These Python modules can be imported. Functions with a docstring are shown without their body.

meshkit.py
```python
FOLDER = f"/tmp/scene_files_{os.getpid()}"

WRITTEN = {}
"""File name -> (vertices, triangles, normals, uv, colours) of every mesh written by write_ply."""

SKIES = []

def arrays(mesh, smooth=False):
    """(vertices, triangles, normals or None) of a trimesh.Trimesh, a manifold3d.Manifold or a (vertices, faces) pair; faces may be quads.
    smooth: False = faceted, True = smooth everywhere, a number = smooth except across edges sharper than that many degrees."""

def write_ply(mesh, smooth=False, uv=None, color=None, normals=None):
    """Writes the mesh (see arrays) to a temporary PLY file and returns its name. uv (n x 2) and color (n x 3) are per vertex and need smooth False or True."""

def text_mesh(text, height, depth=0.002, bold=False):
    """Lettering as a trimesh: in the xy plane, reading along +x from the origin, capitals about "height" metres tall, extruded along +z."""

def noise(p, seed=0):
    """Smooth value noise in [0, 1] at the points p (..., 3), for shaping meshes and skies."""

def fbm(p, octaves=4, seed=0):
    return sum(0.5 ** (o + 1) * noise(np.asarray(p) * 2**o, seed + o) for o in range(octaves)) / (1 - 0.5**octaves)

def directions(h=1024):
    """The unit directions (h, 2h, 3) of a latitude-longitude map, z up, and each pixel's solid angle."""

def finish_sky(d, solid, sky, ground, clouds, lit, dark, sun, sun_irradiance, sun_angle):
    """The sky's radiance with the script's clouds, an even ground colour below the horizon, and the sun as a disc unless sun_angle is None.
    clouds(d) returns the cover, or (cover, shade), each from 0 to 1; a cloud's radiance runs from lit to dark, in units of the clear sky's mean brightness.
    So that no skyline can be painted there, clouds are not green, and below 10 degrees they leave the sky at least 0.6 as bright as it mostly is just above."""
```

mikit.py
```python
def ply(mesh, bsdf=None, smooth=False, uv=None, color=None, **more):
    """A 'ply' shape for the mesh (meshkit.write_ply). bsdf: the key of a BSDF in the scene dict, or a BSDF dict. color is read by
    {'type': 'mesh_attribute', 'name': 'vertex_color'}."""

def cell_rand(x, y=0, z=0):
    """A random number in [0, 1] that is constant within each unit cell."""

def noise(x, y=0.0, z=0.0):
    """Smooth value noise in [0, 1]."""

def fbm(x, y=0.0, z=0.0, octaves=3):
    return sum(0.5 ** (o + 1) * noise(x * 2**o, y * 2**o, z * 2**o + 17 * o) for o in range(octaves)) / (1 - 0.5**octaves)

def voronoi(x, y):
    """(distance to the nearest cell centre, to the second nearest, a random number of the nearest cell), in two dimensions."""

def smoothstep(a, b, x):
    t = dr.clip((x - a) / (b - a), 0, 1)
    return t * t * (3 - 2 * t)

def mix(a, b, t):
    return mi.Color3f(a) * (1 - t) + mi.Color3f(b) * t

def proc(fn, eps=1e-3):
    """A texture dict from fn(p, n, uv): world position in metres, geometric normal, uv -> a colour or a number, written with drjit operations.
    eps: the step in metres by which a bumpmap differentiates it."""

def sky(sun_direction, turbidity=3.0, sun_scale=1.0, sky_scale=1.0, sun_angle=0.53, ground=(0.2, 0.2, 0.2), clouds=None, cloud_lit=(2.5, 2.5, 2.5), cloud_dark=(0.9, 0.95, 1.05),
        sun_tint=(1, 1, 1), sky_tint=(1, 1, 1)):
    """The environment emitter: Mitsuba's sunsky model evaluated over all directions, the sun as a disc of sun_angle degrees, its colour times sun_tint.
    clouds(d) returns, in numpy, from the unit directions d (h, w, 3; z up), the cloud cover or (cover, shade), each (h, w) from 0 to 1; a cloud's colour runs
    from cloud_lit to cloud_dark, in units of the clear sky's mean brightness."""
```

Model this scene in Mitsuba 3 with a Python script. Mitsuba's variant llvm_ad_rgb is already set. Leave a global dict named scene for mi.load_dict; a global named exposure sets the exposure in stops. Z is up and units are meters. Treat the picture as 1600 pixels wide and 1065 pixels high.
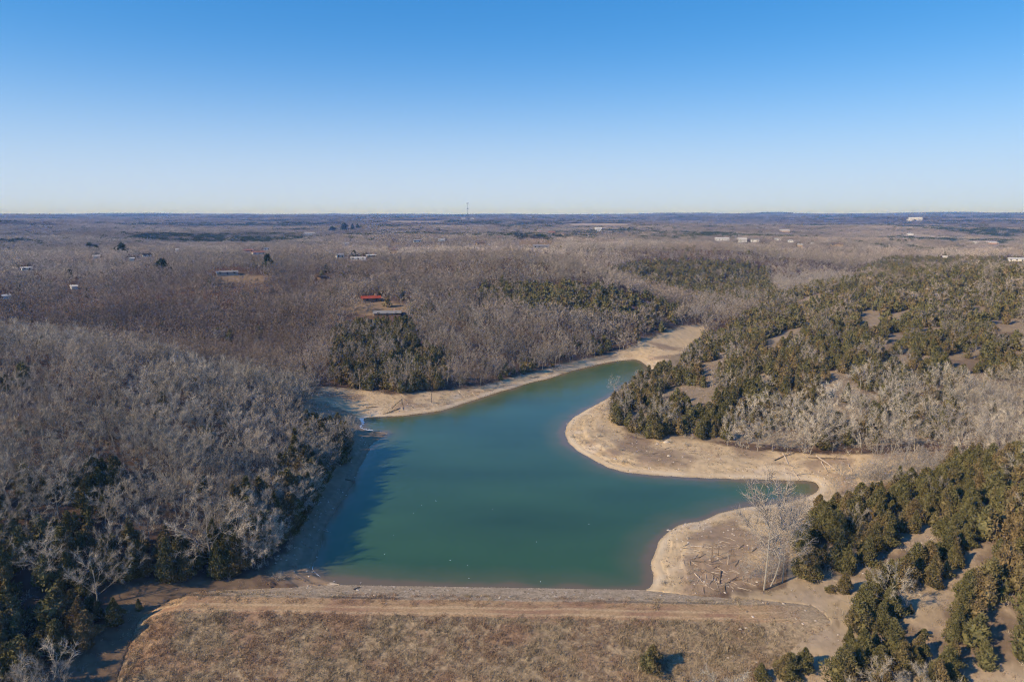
import math
import numpy as np
import drjit as dr
import mitsuba as mi
import mikit
import meshkit
import shapely
from shapely.geometry import Polygon
from scipy.interpolate import RBFInterpolator
from scipy.spatial import cKDTree

T = mi.ScalarTransform4f
scene, labels = {}, {}

# ------------------------------------------------------------------ camera, sky, exposure
CAM_H, PITCH, FOV = 65.0, 10.33, 73.0
cp, sp = math.cos(math.radians(PITCH)), math.sin(math.radians(PITCH))
scene['camera'] = {
    'type': 'perspective', 'fov': FOV, 'fov_axis': 'x', 'near_clip': 1.0, 'far_clip': 60000.0,
    'to_world': T().look_at(origin=[0, 0, CAM_H], target=[0, 100 * cp, CAM_H - 100 * sp], up=[0, 0, 1]),
    'medium': {'type': 'ref', 'id': 'air'},
}
SUN_AZ, SUN_EL = math.radians(207.0), math.radians(30.0)     # azimuth counter-clockwise from +x
SUN = [math.cos(SUN_AZ) * math.cos(SUN_EL), math.sin(SUN_AZ) * math.cos(SUN_EL), math.sin(SUN_EL)]


def horizon_veil(d):
    """the pale band of thick air above the horizon, the same all round"""
    el = np.degrees(np.arcsin(np.clip(d[..., 2], -1, 1)))
    return 0.85 * np.exp(-(np.maximum(el, 0) / 7.6) ** 2) + .06 * np.exp(-np.maximum(el, 0) / 8)


scene['sky'] = mikit.sky(SUN, turbidity=3.0, sky_scale=1.07, ground=(0.12, 0.10, 0.09), sun_scale=1.3, sun_tint=(1.06, 1.0, 0.90), sky_tint=(0.36, 1.22, 1.95), clouds=horizon_veil, cloud_lit=(2.3, 2.66, 3.3), cloud_dark=(2.3, 2.66, 3.3))
exposure = 1.36

# the air: a thin blue-ish haze over the whole country
scene['air'] = {'type': 'homogeneous', 'albedo': {'type': 'rgb', 'value': [0.89, 0.95, 0.99]},
                'sigma_t': {'type': 'rgb', 'value': [3.2e-5, 6.6e-5, 1.6e-4]}}
HAZE_LO, HAZE_HI, HAZE_R = -14.0, 135.0, 15000.0
scene['haze'] = {'type': 'cube', 'bsdf': {'type': 'null'}, 'interior': {'type': 'ref', 'id': 'air'},
                 'to_world': T().translate([0, 0, (HAZE_LO + HAZE_HI) / 2]).scale([HAZE_R, HAZE_R, (HAZE_HI - HAZE_LO) / 2])}
labels['haze'] = {'label': 'thin blue winter haze over the far wooded hills', 'category': 'haze', 'kind': 'stuff'}

# ------------------------------------------------------------------ survey helpers
FPX = 800 / math.tan(math.radians(FOV / 2))                    # the photograph is 1600 x 1065


def ray(u, v):
    x, y = (np.asarray(u, float) - 800) / FPX, (532.5 - np.asarray(v, float)) / FPX
    return np.stack([x, cp + y * sp, -sp + y * cp], -1)


def at(u, v, z=0.0):
    d = ray(u, v)
    t = (np.asarray(z) - CAM_H) / d[..., 2]
    return d[..., :2] * t[..., None]


def smooth(a, b, x):
    t = np.clip((x - a) / (b - a), 0, 1)
    return t * t * (3 - 2 * t)


def n2(x, y, s, seed=0, o=3):
    return meshkit.fbm(np.stack([np.asarray(x) / s, np.asarray(y) / s, np.full(np.shape(x), seed * 7.31)], -1), o, seed)


# ------------------------------------------------------------------ shoreline (surveyed at water level z = 0)
SHORE_PX = [(487, 888), (500, 903), (540, 912), (600, 914), (700, 917), (800, 920), (900, 922), (960, 923.5), (1000, 923), (1018, 918),
            (1023, 907), (1019, 890), (1014, 880), (1020, 870), (1022, 860), (1030, 845), (1043, 831), (1060, 820), (1076, 816), (1092, 815),
            (1110, 808), (1130, 800), (1160, 793), (1200, 789), (1240, 782), (1262, 776), (1276, 769), (1281, 760), (1274, 752), (1250, 750),
            (1220, 749), (1180, 748), (1120, 747), (1070, 745), (1020, 742), (980, 738), (950, 730), (920, 715), (900, 702), (888, 690),
            (883, 676), (885, 665), (893, 655), (910, 643), (930, 633), (945, 625), (960, 615), (982, 600), (1000, 589), (1011, 580),
            (1010, 571), (1000, 563), (990, 561), (960, 564), (930, 570), (890, 580), (860, 590), (830, 597), (800, 606), (770, 615),
            (740, 625), (710, 635), (690, 641), (660, 645), (630, 649), (600, 651), (575, 651), (565, 654), (568, 660), (562, 667),
            (575, 672), (597, 674), (608, 677), (595, 685), (582, 693), (575, 705), (568, 720), (560, 735), (550, 755), (540, 775),
            (530, 790), (520, 803), (510, 820), (503, 840), (497, 865), (491, 878)]
_s = np.array([at(u, v) for u, v in SHORE_PX])


def resample(p, step, closed=True):
    q = np.vstack([p, p[:1]]) if closed else p
    d = np.concatenate([[0], np.cumsum(np.linalg.norm(np.diff(q, axis=0), axis=1))])
    t = np.arange(0, d[-1], step)
    return np.stack([np.interp(t, d, q[:, k]) for k in (0, 1)], 1)


SH = resample(_s, 0.8)
k = np.array([1, 2, 3, 2, 1]) / 9
SH = np.stack([np.convolve(np.concatenate([SH[-2:, i], SH[:, i], SH[:2, i]]), k, 'valid') for i in (0, 1)], 1)
SH = SH + 0.9 * np.stack([n2(SH[:, 0], SH[:, 1], 3.5, 3) - .5, n2(SH[:, 0], SH[:, 1], 3.5, 4) - .5], 1)
LAKE = Polygon(SH).buffer(0)
if LAKE.geom_type != 'Polygon':
    LAKE = max(LAKE.geoms, key=lambda g: g.area)
SHT = cKDTree(resample(np.array(LAKE.exterior.coords)[:-1], 0.35))
shapely.prepare(LAKE)


def shore(x, y):
    """distance to the shoreline: positive on land, negative on water"""
    d, _ = SHT.query(np.stack([np.ravel(x), np.ravel(y)], 1), workers=-1)
    d = np.where(shapely.contains_xy(LAKE, np.ravel(x), np.ravel(y)), -d, d)
    return d.reshape(np.shape(x))


# ------------------------------------------------------------------ terrain heights
def far_land(x, y):
    r = np.hypot(x, y)
    a = np.degrees(np.arctan2(x, y))
    z = 22 + 30 * smooth(700, 7000, r) + 44 * (n2(x, y, 1000, 11) - .5) + 34 * (n2(x, y, 380, 12) - .5)
    z = z + smooth(4500, 9500, r) * (16 * (n2(x, y, 2600, 13) - .42) + 5)
    # the low hills on the skyline
    for a0, w, r0, h in ((20.6, 2.0, 9000, 22), (13.5, 3.4, 8800, 16), (34.0, 6.0, 9500, 22), (-12, 9, 9800, 10), (-27, 6, 9400, 10), (8.5, 3, 9500, 7)):
        z = z + h * np.exp(-((a - a0) / w) ** 2 - ((r - r0) / 900) ** 2)
    return z


CTRL = [  # x, y, ground height (m)
    # left hill
    (-200, 190, 31), (-154, 205, 27), (-118, 212, 20), (-85, 196, 13), (-64, 200, 7), (-120, 150, 18), (-85, 150, 15), (-62, 150, 9), (-52, 130, 7),
    (-160, 120, 19), (-110, 115, 14), (-75, 113, 8.5), (-63, 104, 2), (-75, 85, -1.5), (-110, 80, 5), (-60, 82, -4), (-230, 140, 30), (-300, 220, 28),
    # downstream of the dam
    (-20, 60, -9), (20, 60, -7), (0, 85, -4.5), (50, 70, -3), (46, 93, 1.6), (52, 101, 2.7), (50, 106, 2.6), (60, 100, 4.5), (58, 86, 1.6), (85, 90, 9), (100, 110, 13), (120, 70, 12), (0, 20, -11), (-60, 40, -9),
    (80, 122, 9), (62, 130, 5), (110, 140, 12), (150, 130, 20), (52, 115, 2.8), (48, 125, 2.6), (200, 100, 24),
    # right bay and creek
    (75, 158, 1.6), (90, 158, 2.5), (115, 168, 4), (150, 185, 7), (200, 200, 13), (72, 172, 2.5), (100, 185, 5),
    # right hill
    (55, 205, 4), (50, 225, 4.5), (75, 225, 8), (110, 225, 11), (93, 255, 10), (150, 250, 17), (120, 300, 13), (200, 300, 23), (275, 360, 30), (250, 440, 28), (180, 400, 19),
    (140, 360, 11), (300, 250, 26), (330, 500, 20), (350, 400, 28),
    # creek valley past the head of the lake
    (84, 328, 1.2), (101, 346, 2), (122, 400, 3.5), (160, 480, 5), (220, 590, 7), (300, 640, 9),
    # central hill
    (-40, 235, 3), (-20, 238, 3.5), (0, 255, 4), (30, 285, 4), (55, 315, 3.5), (-60, 275, 7), (-20, 290, 10), (20, 330, 13), (-62, 338, 18), (-75, 369, 21.5), (-40, 350, 19), (0, 400, 23),
    (0, 470, 38), (40, 430, 33), (67, 385, 20), (77, 352, 8), (75, 480, 15), (20, 520, 30), (100, 520, 6), (130, 560, 8), (190, 600, 14), (-80, 450, 26), (-60, 520, 28), (40, 600, 24), (-110, 330, 10), (-100, 270, 5), (-75, 240, 3.2),
    # valley behind the left hill
    (-155, 320, 4), (-180, 290, 6), (-230, 300, 11), (-115, 290, 4), (-194, 460, 24), (-140, 400, 17), (-300, 400, 20), (-382, 590, 30), (-250, 560, 26), (-120, 600, 27),
    # second hill
    (215, 680, 33), (140, 690, 31), (250, 575, 9), (290, 680, 24), (330, 720, 14), 
]
CTRL = np.array(CTRL, float)
_sh = resample(np.array(LAKE.exterior.coords)[:-1], 14)
_ra = np.radians(np.arange(-100, 101, 7))
_ring = np.vstack([np.stack([r * np.sin(_ra), r * np.cos(_ra)], 1) for r in (850, 1000)])
_c = np.vstack([CTRL, np.c_[_sh, np.zeros(len(_sh))], np.c_[_ring, far_land(_ring[:, 0], _ring[:, 1])]])
RBF = RBFInterpolator(_c[:, :2] / 100, _c[:, 2], kernel='linear', smoothing=0.02)

DAM_L, DAM_R = np.array([-53.0, 103.6]), np.array([46.0, 100.6])      # crest axis
_ax = (DAM_R - DAM_L) / np.linalg.norm(DAM_R - DAM_L)
_nx = np.array([-_ax[1], _ax[0]])                                    # upstream


def dam_profile(x, y):
    px, py = x - DAM_L[0], y - DAM_L[1]
    s, q = px * _ax[0] + py * _ax[1], px * _nx[0] + py * _nx[1]
    z = np.where(q > 2.2, 2.6 - (q - 2.2) * 0.30, np.where(q < -2.2, 2.6 + (q + 2.2) * 0.36, 2.6 + 0.04 * np.cos(q)))
    z = z - 0.30 * np.maximum(-s - 1, 0) - 0.012 * np.maximum(s - 100, 0) ** 2
    return z, s, q


def natural(x, y):
    x, y = np.asarray(x, float), np.asarray(y, float)
    r = np.hypot(x, y)
    z = far_land(x, y)
    near = (r < 1000) & (y > -150)
    if near.any():
        xn, yn = x[near], y[near]
        zr = RBF(np.stack([xn, yn], 1) / 100)
        zr = zr + 1.6 * (n2(xn, yn, 45, 21) - .5) + 9 * smooth(220, 500, r[near]) * (n2(xn, yn, 95, 22) - .5)
        sd = shore(xn, yn)
        wob = sd + 3 * (n2(xn, yn, 7, 24) - .5)
        bank = np.where(sd > 0, 0.06 * sd + 0.25 * smooth(0, 1.0, sd) + .22 * smooth(2.4, 3.0, wob) + .22 * smooth(5.2, 5.9, wob) + .2 * smooth(8.5, 9.3, wob) + 0.6 * smooth(3, 7, sd) * n2(xn, yn, 7, 23) + .25 * smooth(.5, 2, sd) * (n2(xn, yn, 1.7, 25) - .5), np.maximum(-5, 0.16 * sd))
        w = smooth(5, 24, sd)
        up = smooth(100, 118, yn + 0.04 * xn) + smooth(45, 60, np.abs(xn + 3))
        w = np.maximum(w, 1 - np.clip(up, 0, 1))
        zr = bank * (1 - w) + np.where(sd > 8, np.maximum(zr, np.where(yn > 112, 0.9, -20)), zr) * w
        zr = np.where(sd < 0, bank, zr)
        z[near] = zr + (z[near] - zr) * smooth(700, 950, r[near])
    return z


def height(x, y):
    x, y = np.atleast_1d(np.asarray(x, float)), np.atleast_1d(np.asarray(y, float))
    z = natural(x, y)
    return np.maximum(z, np.where((x > -80) & (x < 70) & (y > 50) & (y < 125), dam_profile(x, y)[0], -99))


def ground(pts):
    """survey points: where the sight lines to these photograph points meet the terrain"""
    pts = np.asarray(pts, float)
    d = ray(pts[:, 0], pts[:, 1])
    d /= np.linalg.norm(d[:, :2], axis=1, keepdims=True)
    ts = np.concatenate([np.arange(60, 420, 1.5), 420 * 1.008 ** np.arange(0, 400)])
    X, Y, Z = (d[:, None, i] * ts for i in range(3))
    below = (CAM_H + Z) < height(X.ravel(), Y.ravel()).reshape(X.shape)
    k = np.where(below.any(1), below.argmax(1), len(ts) - 1)
    return d[:, :2] * ts[k][:, None]


def zone(*polys):
    out = []
    for p in polys:
        g = Polygon(ground(p)).buffer(0)
        out.append(g)
    g = shapely.union_all(out)
    shapely.prepare(g)
    return g


def inside(g, x, y):
    return shapely.contains_xy(g, x, y)

# ------------------------------------------------------------------ where things grow (surveyed zones, laid on the terrain)
Z_CEDAR = [   # share of cedars, zone
    (.84, zone([(943, 642), (975, 600), (1000, 585), (1080, 540), (1180, 492), (1330, 435), (1390, 407), (1600, 407), (1600, 590), (1480, 600), (1380, 610), (1250, 640), (1130, 692), (1000, 686), (958, 668)])),
    (.34, zone([(1250, 640), (1380, 610), (1600, 590), (1600, 640), (1480, 690), (1300, 705), (1130, 692)])),
    (.90, zone([(1228, 918), (1236, 850), (1285, 795), (1370, 755), (1470, 725), (1600, 725), (1700, 800), (1700, 1100), (1310, 1100), (1310, 930)])),
    (.74, zone([(-60, 740), (60, 770), (150, 740), (205, 745), (180, 800), (120, 850), (300, 870), (400, 905), (250, 1030), (190, 1100), (-60, 1100)])),
    (.80, zone([(515, 600), (525, 520), (575, 500), (640, 500), (650, 540), (710, 560), (690, 610), (640, 618), (560, 612)])),
    (.85, zone([(740, 475), (760, 450), (900, 452), (1060, 485), (1060, 512), (950, 505), (830, 495)])),
    (.85, zone([(930, 428), (1000, 412), (1200, 420), (1225, 470), (1110, 478), (1000, 452)])),
    (.30, zone([(440, 770), (490, 650), (530, 665), (545, 700), (505, 770), (440, 850), (400, 850)])),
    (.70, zone([(478, 690), (482, 640), (515, 645), (540, 690), (520, 730)])),
    (.30, zone([(830, 560), (880, 545), (1000, 515), (1060, 500), (1060, 520), (980, 540), (900, 568), (830, 590), (760, 606)])),
]
Z_OPEN = zone(
    [(1355, 884), (1395, 858), (1462, 830), (1467, 838), (1425, 862), (1380, 877), (1358, 893)],
    [(1385, 945), (1425, 922), (1462, 920), (1500, 892), (1500, 862), (1560, 850), (1530, 885), (1512, 908), (1495, 925), (1480, 950), (1474, 980), (1478, 1000), (1460, 1025), (1445, 1036), (1436, 1007), (1400, 1002), (1410, 980), (1428, 960), (1405, 950)],
    [(1522, 967), (1567, 952), (1575, 975), (1600, 985), (1590, 1000), (1535, 990)],
    [(1480, 1100), (1520, 1056), (1640, 1043), (1700, 1100)],
    [(1150, 925), (1215, 930), (1262, 908), (1312, 920), (1318, 950), (1312, 975), (1317, 1025), (1305, 1110), (1100, 1110)],
    [(1330, 905), (1352, 893), (1360, 898), (1340, 925), (1312, 930)],
    [(1335, 512), (1345, 485), (1380, 488), (1372, 512)], [(1388, 496), (1420, 482), (1424, 490), (1400, 500)], [(1376, 532), (1410, 518), (1412, 530), (1385, 538)],
    [(1190, 540), (1225, 517), (1275, 508), (1230, 528), (1200, 545)],
    [(1018, 625), (1050, 606), (1092, 604), (1118, 622), (1118, 640), (1092, 640), (1060, 618)], [(1086, 578), (1135, 553), (1150, 556), (1105, 592)],
    [(1540, 512), (1575, 508), (1600, 512), (1600, 520), (1560, 520)], [(1470, 560), (1530, 548), (1540, 553), (1490, 566)])
Z_BANK = zone(  # bare shore exposed by the low water
    [(875, 676), (885, 650), (945, 622), (965, 612), (948, 640), (962, 668), (1002, 688), (1095, 691), (1165, 705), (1300, 712), (1400, 712), (1470, 706), (1475, 735), (1400, 750), (1330, 772), (1284, 790), (1250, 830), (1215, 915),
     (1100, 935), (1010, 925), (1000, 870), (1040, 815), (1200, 780), (1290, 765), (1270, 745), (1000, 755), (900, 715)],
    [(470, 645), (500, 605), (560, 612), (600, 622), (700, 612), (770, 600), (860, 578), (930, 560), (1000, 535), (1060, 512), (1102, 506), (1098, 530), (1045, 560), (1012, 585), (950, 580), (700, 650), (560, 672), (540, 655)],
    [(410, 915), (455, 855), (510, 795), (548, 735), (570, 695), (610, 660), (610, 690), (560, 780), (520, 915)])
Z_LAWN = zone([(528, 488), (540, 473), (572, 466), (612, 470), (640, 478), (640, 489), (600, 495), (560, 492)], [(798, 382), (815, 372), (862, 374), (858, 383), (825, 389)], [(604, 392), (608, 380), (623, 379), (621, 395)],
              [(330, 437), (360, 428), (420, 432), (410, 442), (350, 442)])
Z_PALE = zone([(1440, 760), (1460, 690), (1530, 655), (1640, 640), (1640, 720), (1520, 740)], [(1150, 925), (1160, 850), (1200, 800), (1290, 775), (1400, 745), (1480, 715), (1480, 740), (1290, 800), (1240, 860), (1225, 925)],
              [(1075, 520), (1085, 480), (1140, 465), (1190, 470), (1150, 500), (1100, 520)], [(1160, 470), (1210, 440), (1320, 440), (1330, 455), (1230, 475)])
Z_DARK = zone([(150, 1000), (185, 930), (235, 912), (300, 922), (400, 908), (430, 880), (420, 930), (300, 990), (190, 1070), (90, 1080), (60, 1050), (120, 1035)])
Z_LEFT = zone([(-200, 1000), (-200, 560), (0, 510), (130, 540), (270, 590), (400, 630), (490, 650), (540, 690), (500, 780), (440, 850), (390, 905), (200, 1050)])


Z_FIELD = zone([(872, 353), (882, 349.5), (985, 350), (992, 353)], [(595, 348), (605, 345), (700, 345), (705, 347.5)], [(470, 350), (475, 347), (510, 347), (515, 349)], [(1050, 347), (1055, 345), (1100, 345), (1100, 347)])


# ------------------------------------------------------------------ plant builders
def slivers(b, d, L, w, g):
    """thin triangles from b along d"""
    s = np.cross(d, g.normal(size=d.shape))
    s /= np.linalg.norm(s, axis=1, keepdims=True) + 1e-9
    L, w = np.broadcast_to(L, len(b))[:, None], np.broadcast_to(w, len(b))[:, None]
    v = np.stack([b - s * w / 2, b + s * w / 2, b + d * L], 1).reshape(-1, 3)
    return v, np.arange(len(v)).reshape(-1, 3)


def tube(p, r, n=4):
    p, r = np.asarray(p, float), np.asarray(r, float)
    t = np.gradient(p, axis=0)
    t /= np.linalg.norm(t, axis=1, keepdims=True)
    a = np.cross(t, [0.31, 0.87, 0.38])
    a /= np.linalg.norm(a, axis=1, keepdims=True)
    b = np.cross(t, a)
    th = np.arange(n) * 2 * np.pi / n
    v = (p[:, None] + r[:, None, None] * (a[:, None] * np.cos(th)[:, None] + b[:, None] * np.sin(th)[:, None])).reshape(-1, 3)
    i = np.arange(len(p) - 1)[:, None] * n + np.arange(n)
    j = np.arange(len(p) - 1)[:, None] * n + (np.arange(n) + 1) % n
    f = np.stack([i, j, j + n, i + n], -1).reshape(-1, 4)
    return v, np.vstack([f[:, :3], f[:, [0, 2, 3]]])


class Mesh:
    def __init__(self):
        self.v, self.f, self.u, self.n = [], [], [], 0

    def add(self, vf, u=0.0):
        v, f = vf
        self.v.append(v)
        self.f.append(np.asarray(f) + self.n)
        self.u.append(np.full((len(v), 2), u))
        self.n += len(v)

    def ply(self, bsdf):
        return mikit.ply((np.vstack(self.v), np.vstack(self.f)), bsdf, uv=np.vstack(self.u))


def unit(v):
    return v / (np.linalg.norm(v, axis=-1, keepdims=True) + 1e-9)


def bare_tree(seed, H=12.0, spread=.40, limbs=9, subs=7, twigs=15, tw=.05, tl=.10, trunk_n=6, start=.22, r0=None, both=None, narrow=1.0, seg=5):
    """(trunk mesh, crown mesh): the trunk; limbs sweeping out to a rounded crown, branches and fine twigs"""
    g = np.random.default_rng(seed)
    tr, cr = both or Mesh(), both or Mesh()
    r0 = r0 or .013 * H + .03
    top = np.array([g.normal() * .05, g.normal() * .05, .62]) * H
    mid = np.array([g.normal() * .03 * H, g.normal() * .03 * H, .31 * H])
    tt = np.linspace(0, 1, 5)[:, None]
    path = (1 - tt) ** 2 * np.array([0, 0, -.4]) + 2 * tt * (1 - tt) * mid + tt ** 2 * top
    tr.add(tube(path, r0 * (1 - .75 * tt[:, 0]), trunk_n), 1.0)
    C = np.array([top[0] * .6, top[1] * .6, (.57 if narrow == 1 else .6) * H])
    B, D = [], []
    az = g.uniform(0, 6.28)
    for k in range(limbs):
        f = (k + .5) / limbs
        az += 2.4 + g.normal() * .25
        el = math.asin(np.clip(-.22 + 1.2 * f, -1, .98))
        rad = np.array([spread, spread, .40]) * H * g.uniform(.82, 1.08)
        tip = C + rad * np.array([math.cos(az) * math.cos(el), math.sin(az) * math.cos(el), math.sin(el)])
        t = np.clip(start / .62 + (1 - start / .62) * f ** 1.3 + g.normal() * .04, .2, 1)
        p0 = np.array([np.interp(t, tt[:, 0], path[:, c]) for c in range(3)])
        p1 = (p0 + tip) / 2 + np.array([0, 0, -.05 * H * math.cos(el)]) + g.normal(size=3) * .02 * H
        q = np.linspace(0, 1, seg)[:, None]
        lp = (1 - q) ** 2 * p0 + 2 * q * (1 - q) * p1 + q ** 2 * tip + g.normal(size=(seg, 3)) * .012 * H * q
        rl = r0 * .34 * (1.1 - .5 * t)
        cr.add(tube(lp, rl * (1 - .82 * q[:, 0]), 3), .7)
        for j in range(subs):
            s = .38 + .62 * (j + g.uniform(0, .9)) / subs
            b0 = np.array([np.interp(s, q[:, 0], lp[:, c]) for c in range(3)])
            out = unit(b0 - C * np.array([1, 1, .8]))
            dd = unit(unit(lp[-1] - lp[0]) * .45 + out * .5 + g.normal(size=3) * .55 + np.array([0, 0, .18]))
            Ls = H * g.uniform(.09, .17) * (1.25 - .5 * s)
            b1 = b0 + dd * Ls + np.array([0, 0, .1 * Ls])
            cr.add(tube(np.stack([b0, b1]), [rl * .45, rl * .1], 3), .4)
            tq = g.uniform(.2, 1, twigs)[:, None]
            B.append(b0 + (b1 - b0) * tq)
            D.append(unit(dd * .6 + out * .25 + g.normal(size=(twigs, 3)) * .62 + np.array([0, 0, .18])))
    B, D = np.vstack(B), np.vstack(D)
    cr.add(slivers(B, D, H * tl * g.uniform(.5, 1.25, len(B)), tw * g.uniform(.7, 1.3, len(B)), g), 0.0)
    return tr, cr


def clump(seed, R, H, n, w, L, crowns=5):
    """far bare wood: a patch of rounded crowns made of loose sprays of twigs"""
    g = np.random.default_rng(seed)
    m = Mesh()
    for c in range(crowns):
        a, q = 2.4 * c + g.uniform(0, .8), R * math.sqrt((c + .5) / crowns) * .85
        k = max(4, n // crowns)
        hc = H * g.uniform(.72, 1.05)
        d = unit(g.normal(size=(k, 3)) * [1, 1, .8] + np.array([0, 0, .45]))
        rc = R * 1.0 / math.sqrt(crowns)
        base = np.array([q * math.cos(a), q * math.sin(a), hc * .58]) + d * [rc, rc, hc * .12]
        m.add(slivers(base, unit(d * [1, 1, .8] + g.normal(size=(k, 3)) * .25), g.uniform(.7, 1.1, k) * L * (d[:, 2] * .3 + .7), w * g.uniform(.7, 1.3, k), g), 0.0)
        m.add(tube([[q * math.cos(a), q * math.sin(a), -.5], [q * math.cos(a), q * math.sin(a), hc * .6]], [.012 * H, .008 * H], 3), .8)
    return m


def cedar(seed, H=7.0, fat=.27, n=900, size=.42, core=True, fullness=.75):
    """(trunk, crown): a dense column of small scale-leaf sprays round an inner mass"""
    g = np.random.default_rng(seed)
    tr, cr = Mesh(), Mesh()
    tr.add(tube([[0, 0, -.4], [0, 0, H * .3], [.02 * H, 0, H * .85]], [.028 * H, .02 * H, .004 * H], 5), 1.0)
    lob = g.uniform(0, 6.28, 8)
    amp = g.uniform(.07, .2, 8)
    lean = g.normal(size=2) * .03 * H

    def radius(h, a):
        base = np.where(h < .28, .62 + .38 * (h / .28) ** .7, np.maximum(0, 1 - ((h - .28) / .74)) ** fullness)
        bump = 1 + sum(amp[i] * np.sin((i % 4 + 1) * a + lob[i] + (3 + 2.2 * i) * h) for i in range(8))
        return H * fat * base * bump

    h = g.beta(1.15, 1.35, n) * .97 + .03
    a = g.uniform(0, 6.28, n)
    rr = radius(h, a) * (1 - .38 * g.uniform(0, 1, n) ** 2) * g.choice([1, 1, 1, 1.12], n)
    p = np.stack([rr * np.cos(a) + lean[0] * h, rr * np.sin(a) + lean[1] * h, h * H], 1)
    d = unit(np.stack([np.cos(a) * .7, np.sin(a) * .7, np.full(n, .75)], 1) + g.normal(size=(n, 3)) * .45)
    s = size * g.uniform(.6, 1.3, n)
    cr.add(slivers(p - d * s[:, None] * .5, d, s * 1.7, s * .62, g), 0.0)
    cr.add(slivers(p - d * s[:, None] * .3, unit(d + g.normal(size=(n, 3)) * .5), s * 1.2, s * .6, g), 0.0)
    if core:
        hh, aa = np.meshgrid(np.linspace(.05, .93, 7), np.arange(9) * 2 * np.pi / 9, indexing='ij')
        rc = radius(hh, aa) * .68
        v = np.stack([rc * np.cos(aa) + lean[0] * hh, rc * np.sin(aa) + lean[1] * hh, hh * H], -1).reshape(-1, 3)
        i = np.arange(6)[:, None] * 9 + np.arange(9)
        j = np.arange(6)[:, None] * 9 + (np.arange(9) + 1) % 9
        f = np.stack([i, j, j + 9, i + 9], -1).reshape(-1, 4)
        cr.add((v, np.vstack([f[:, :3], f[:, [0, 2, 3]]])), 0.5)
    return tr, cr


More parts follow.
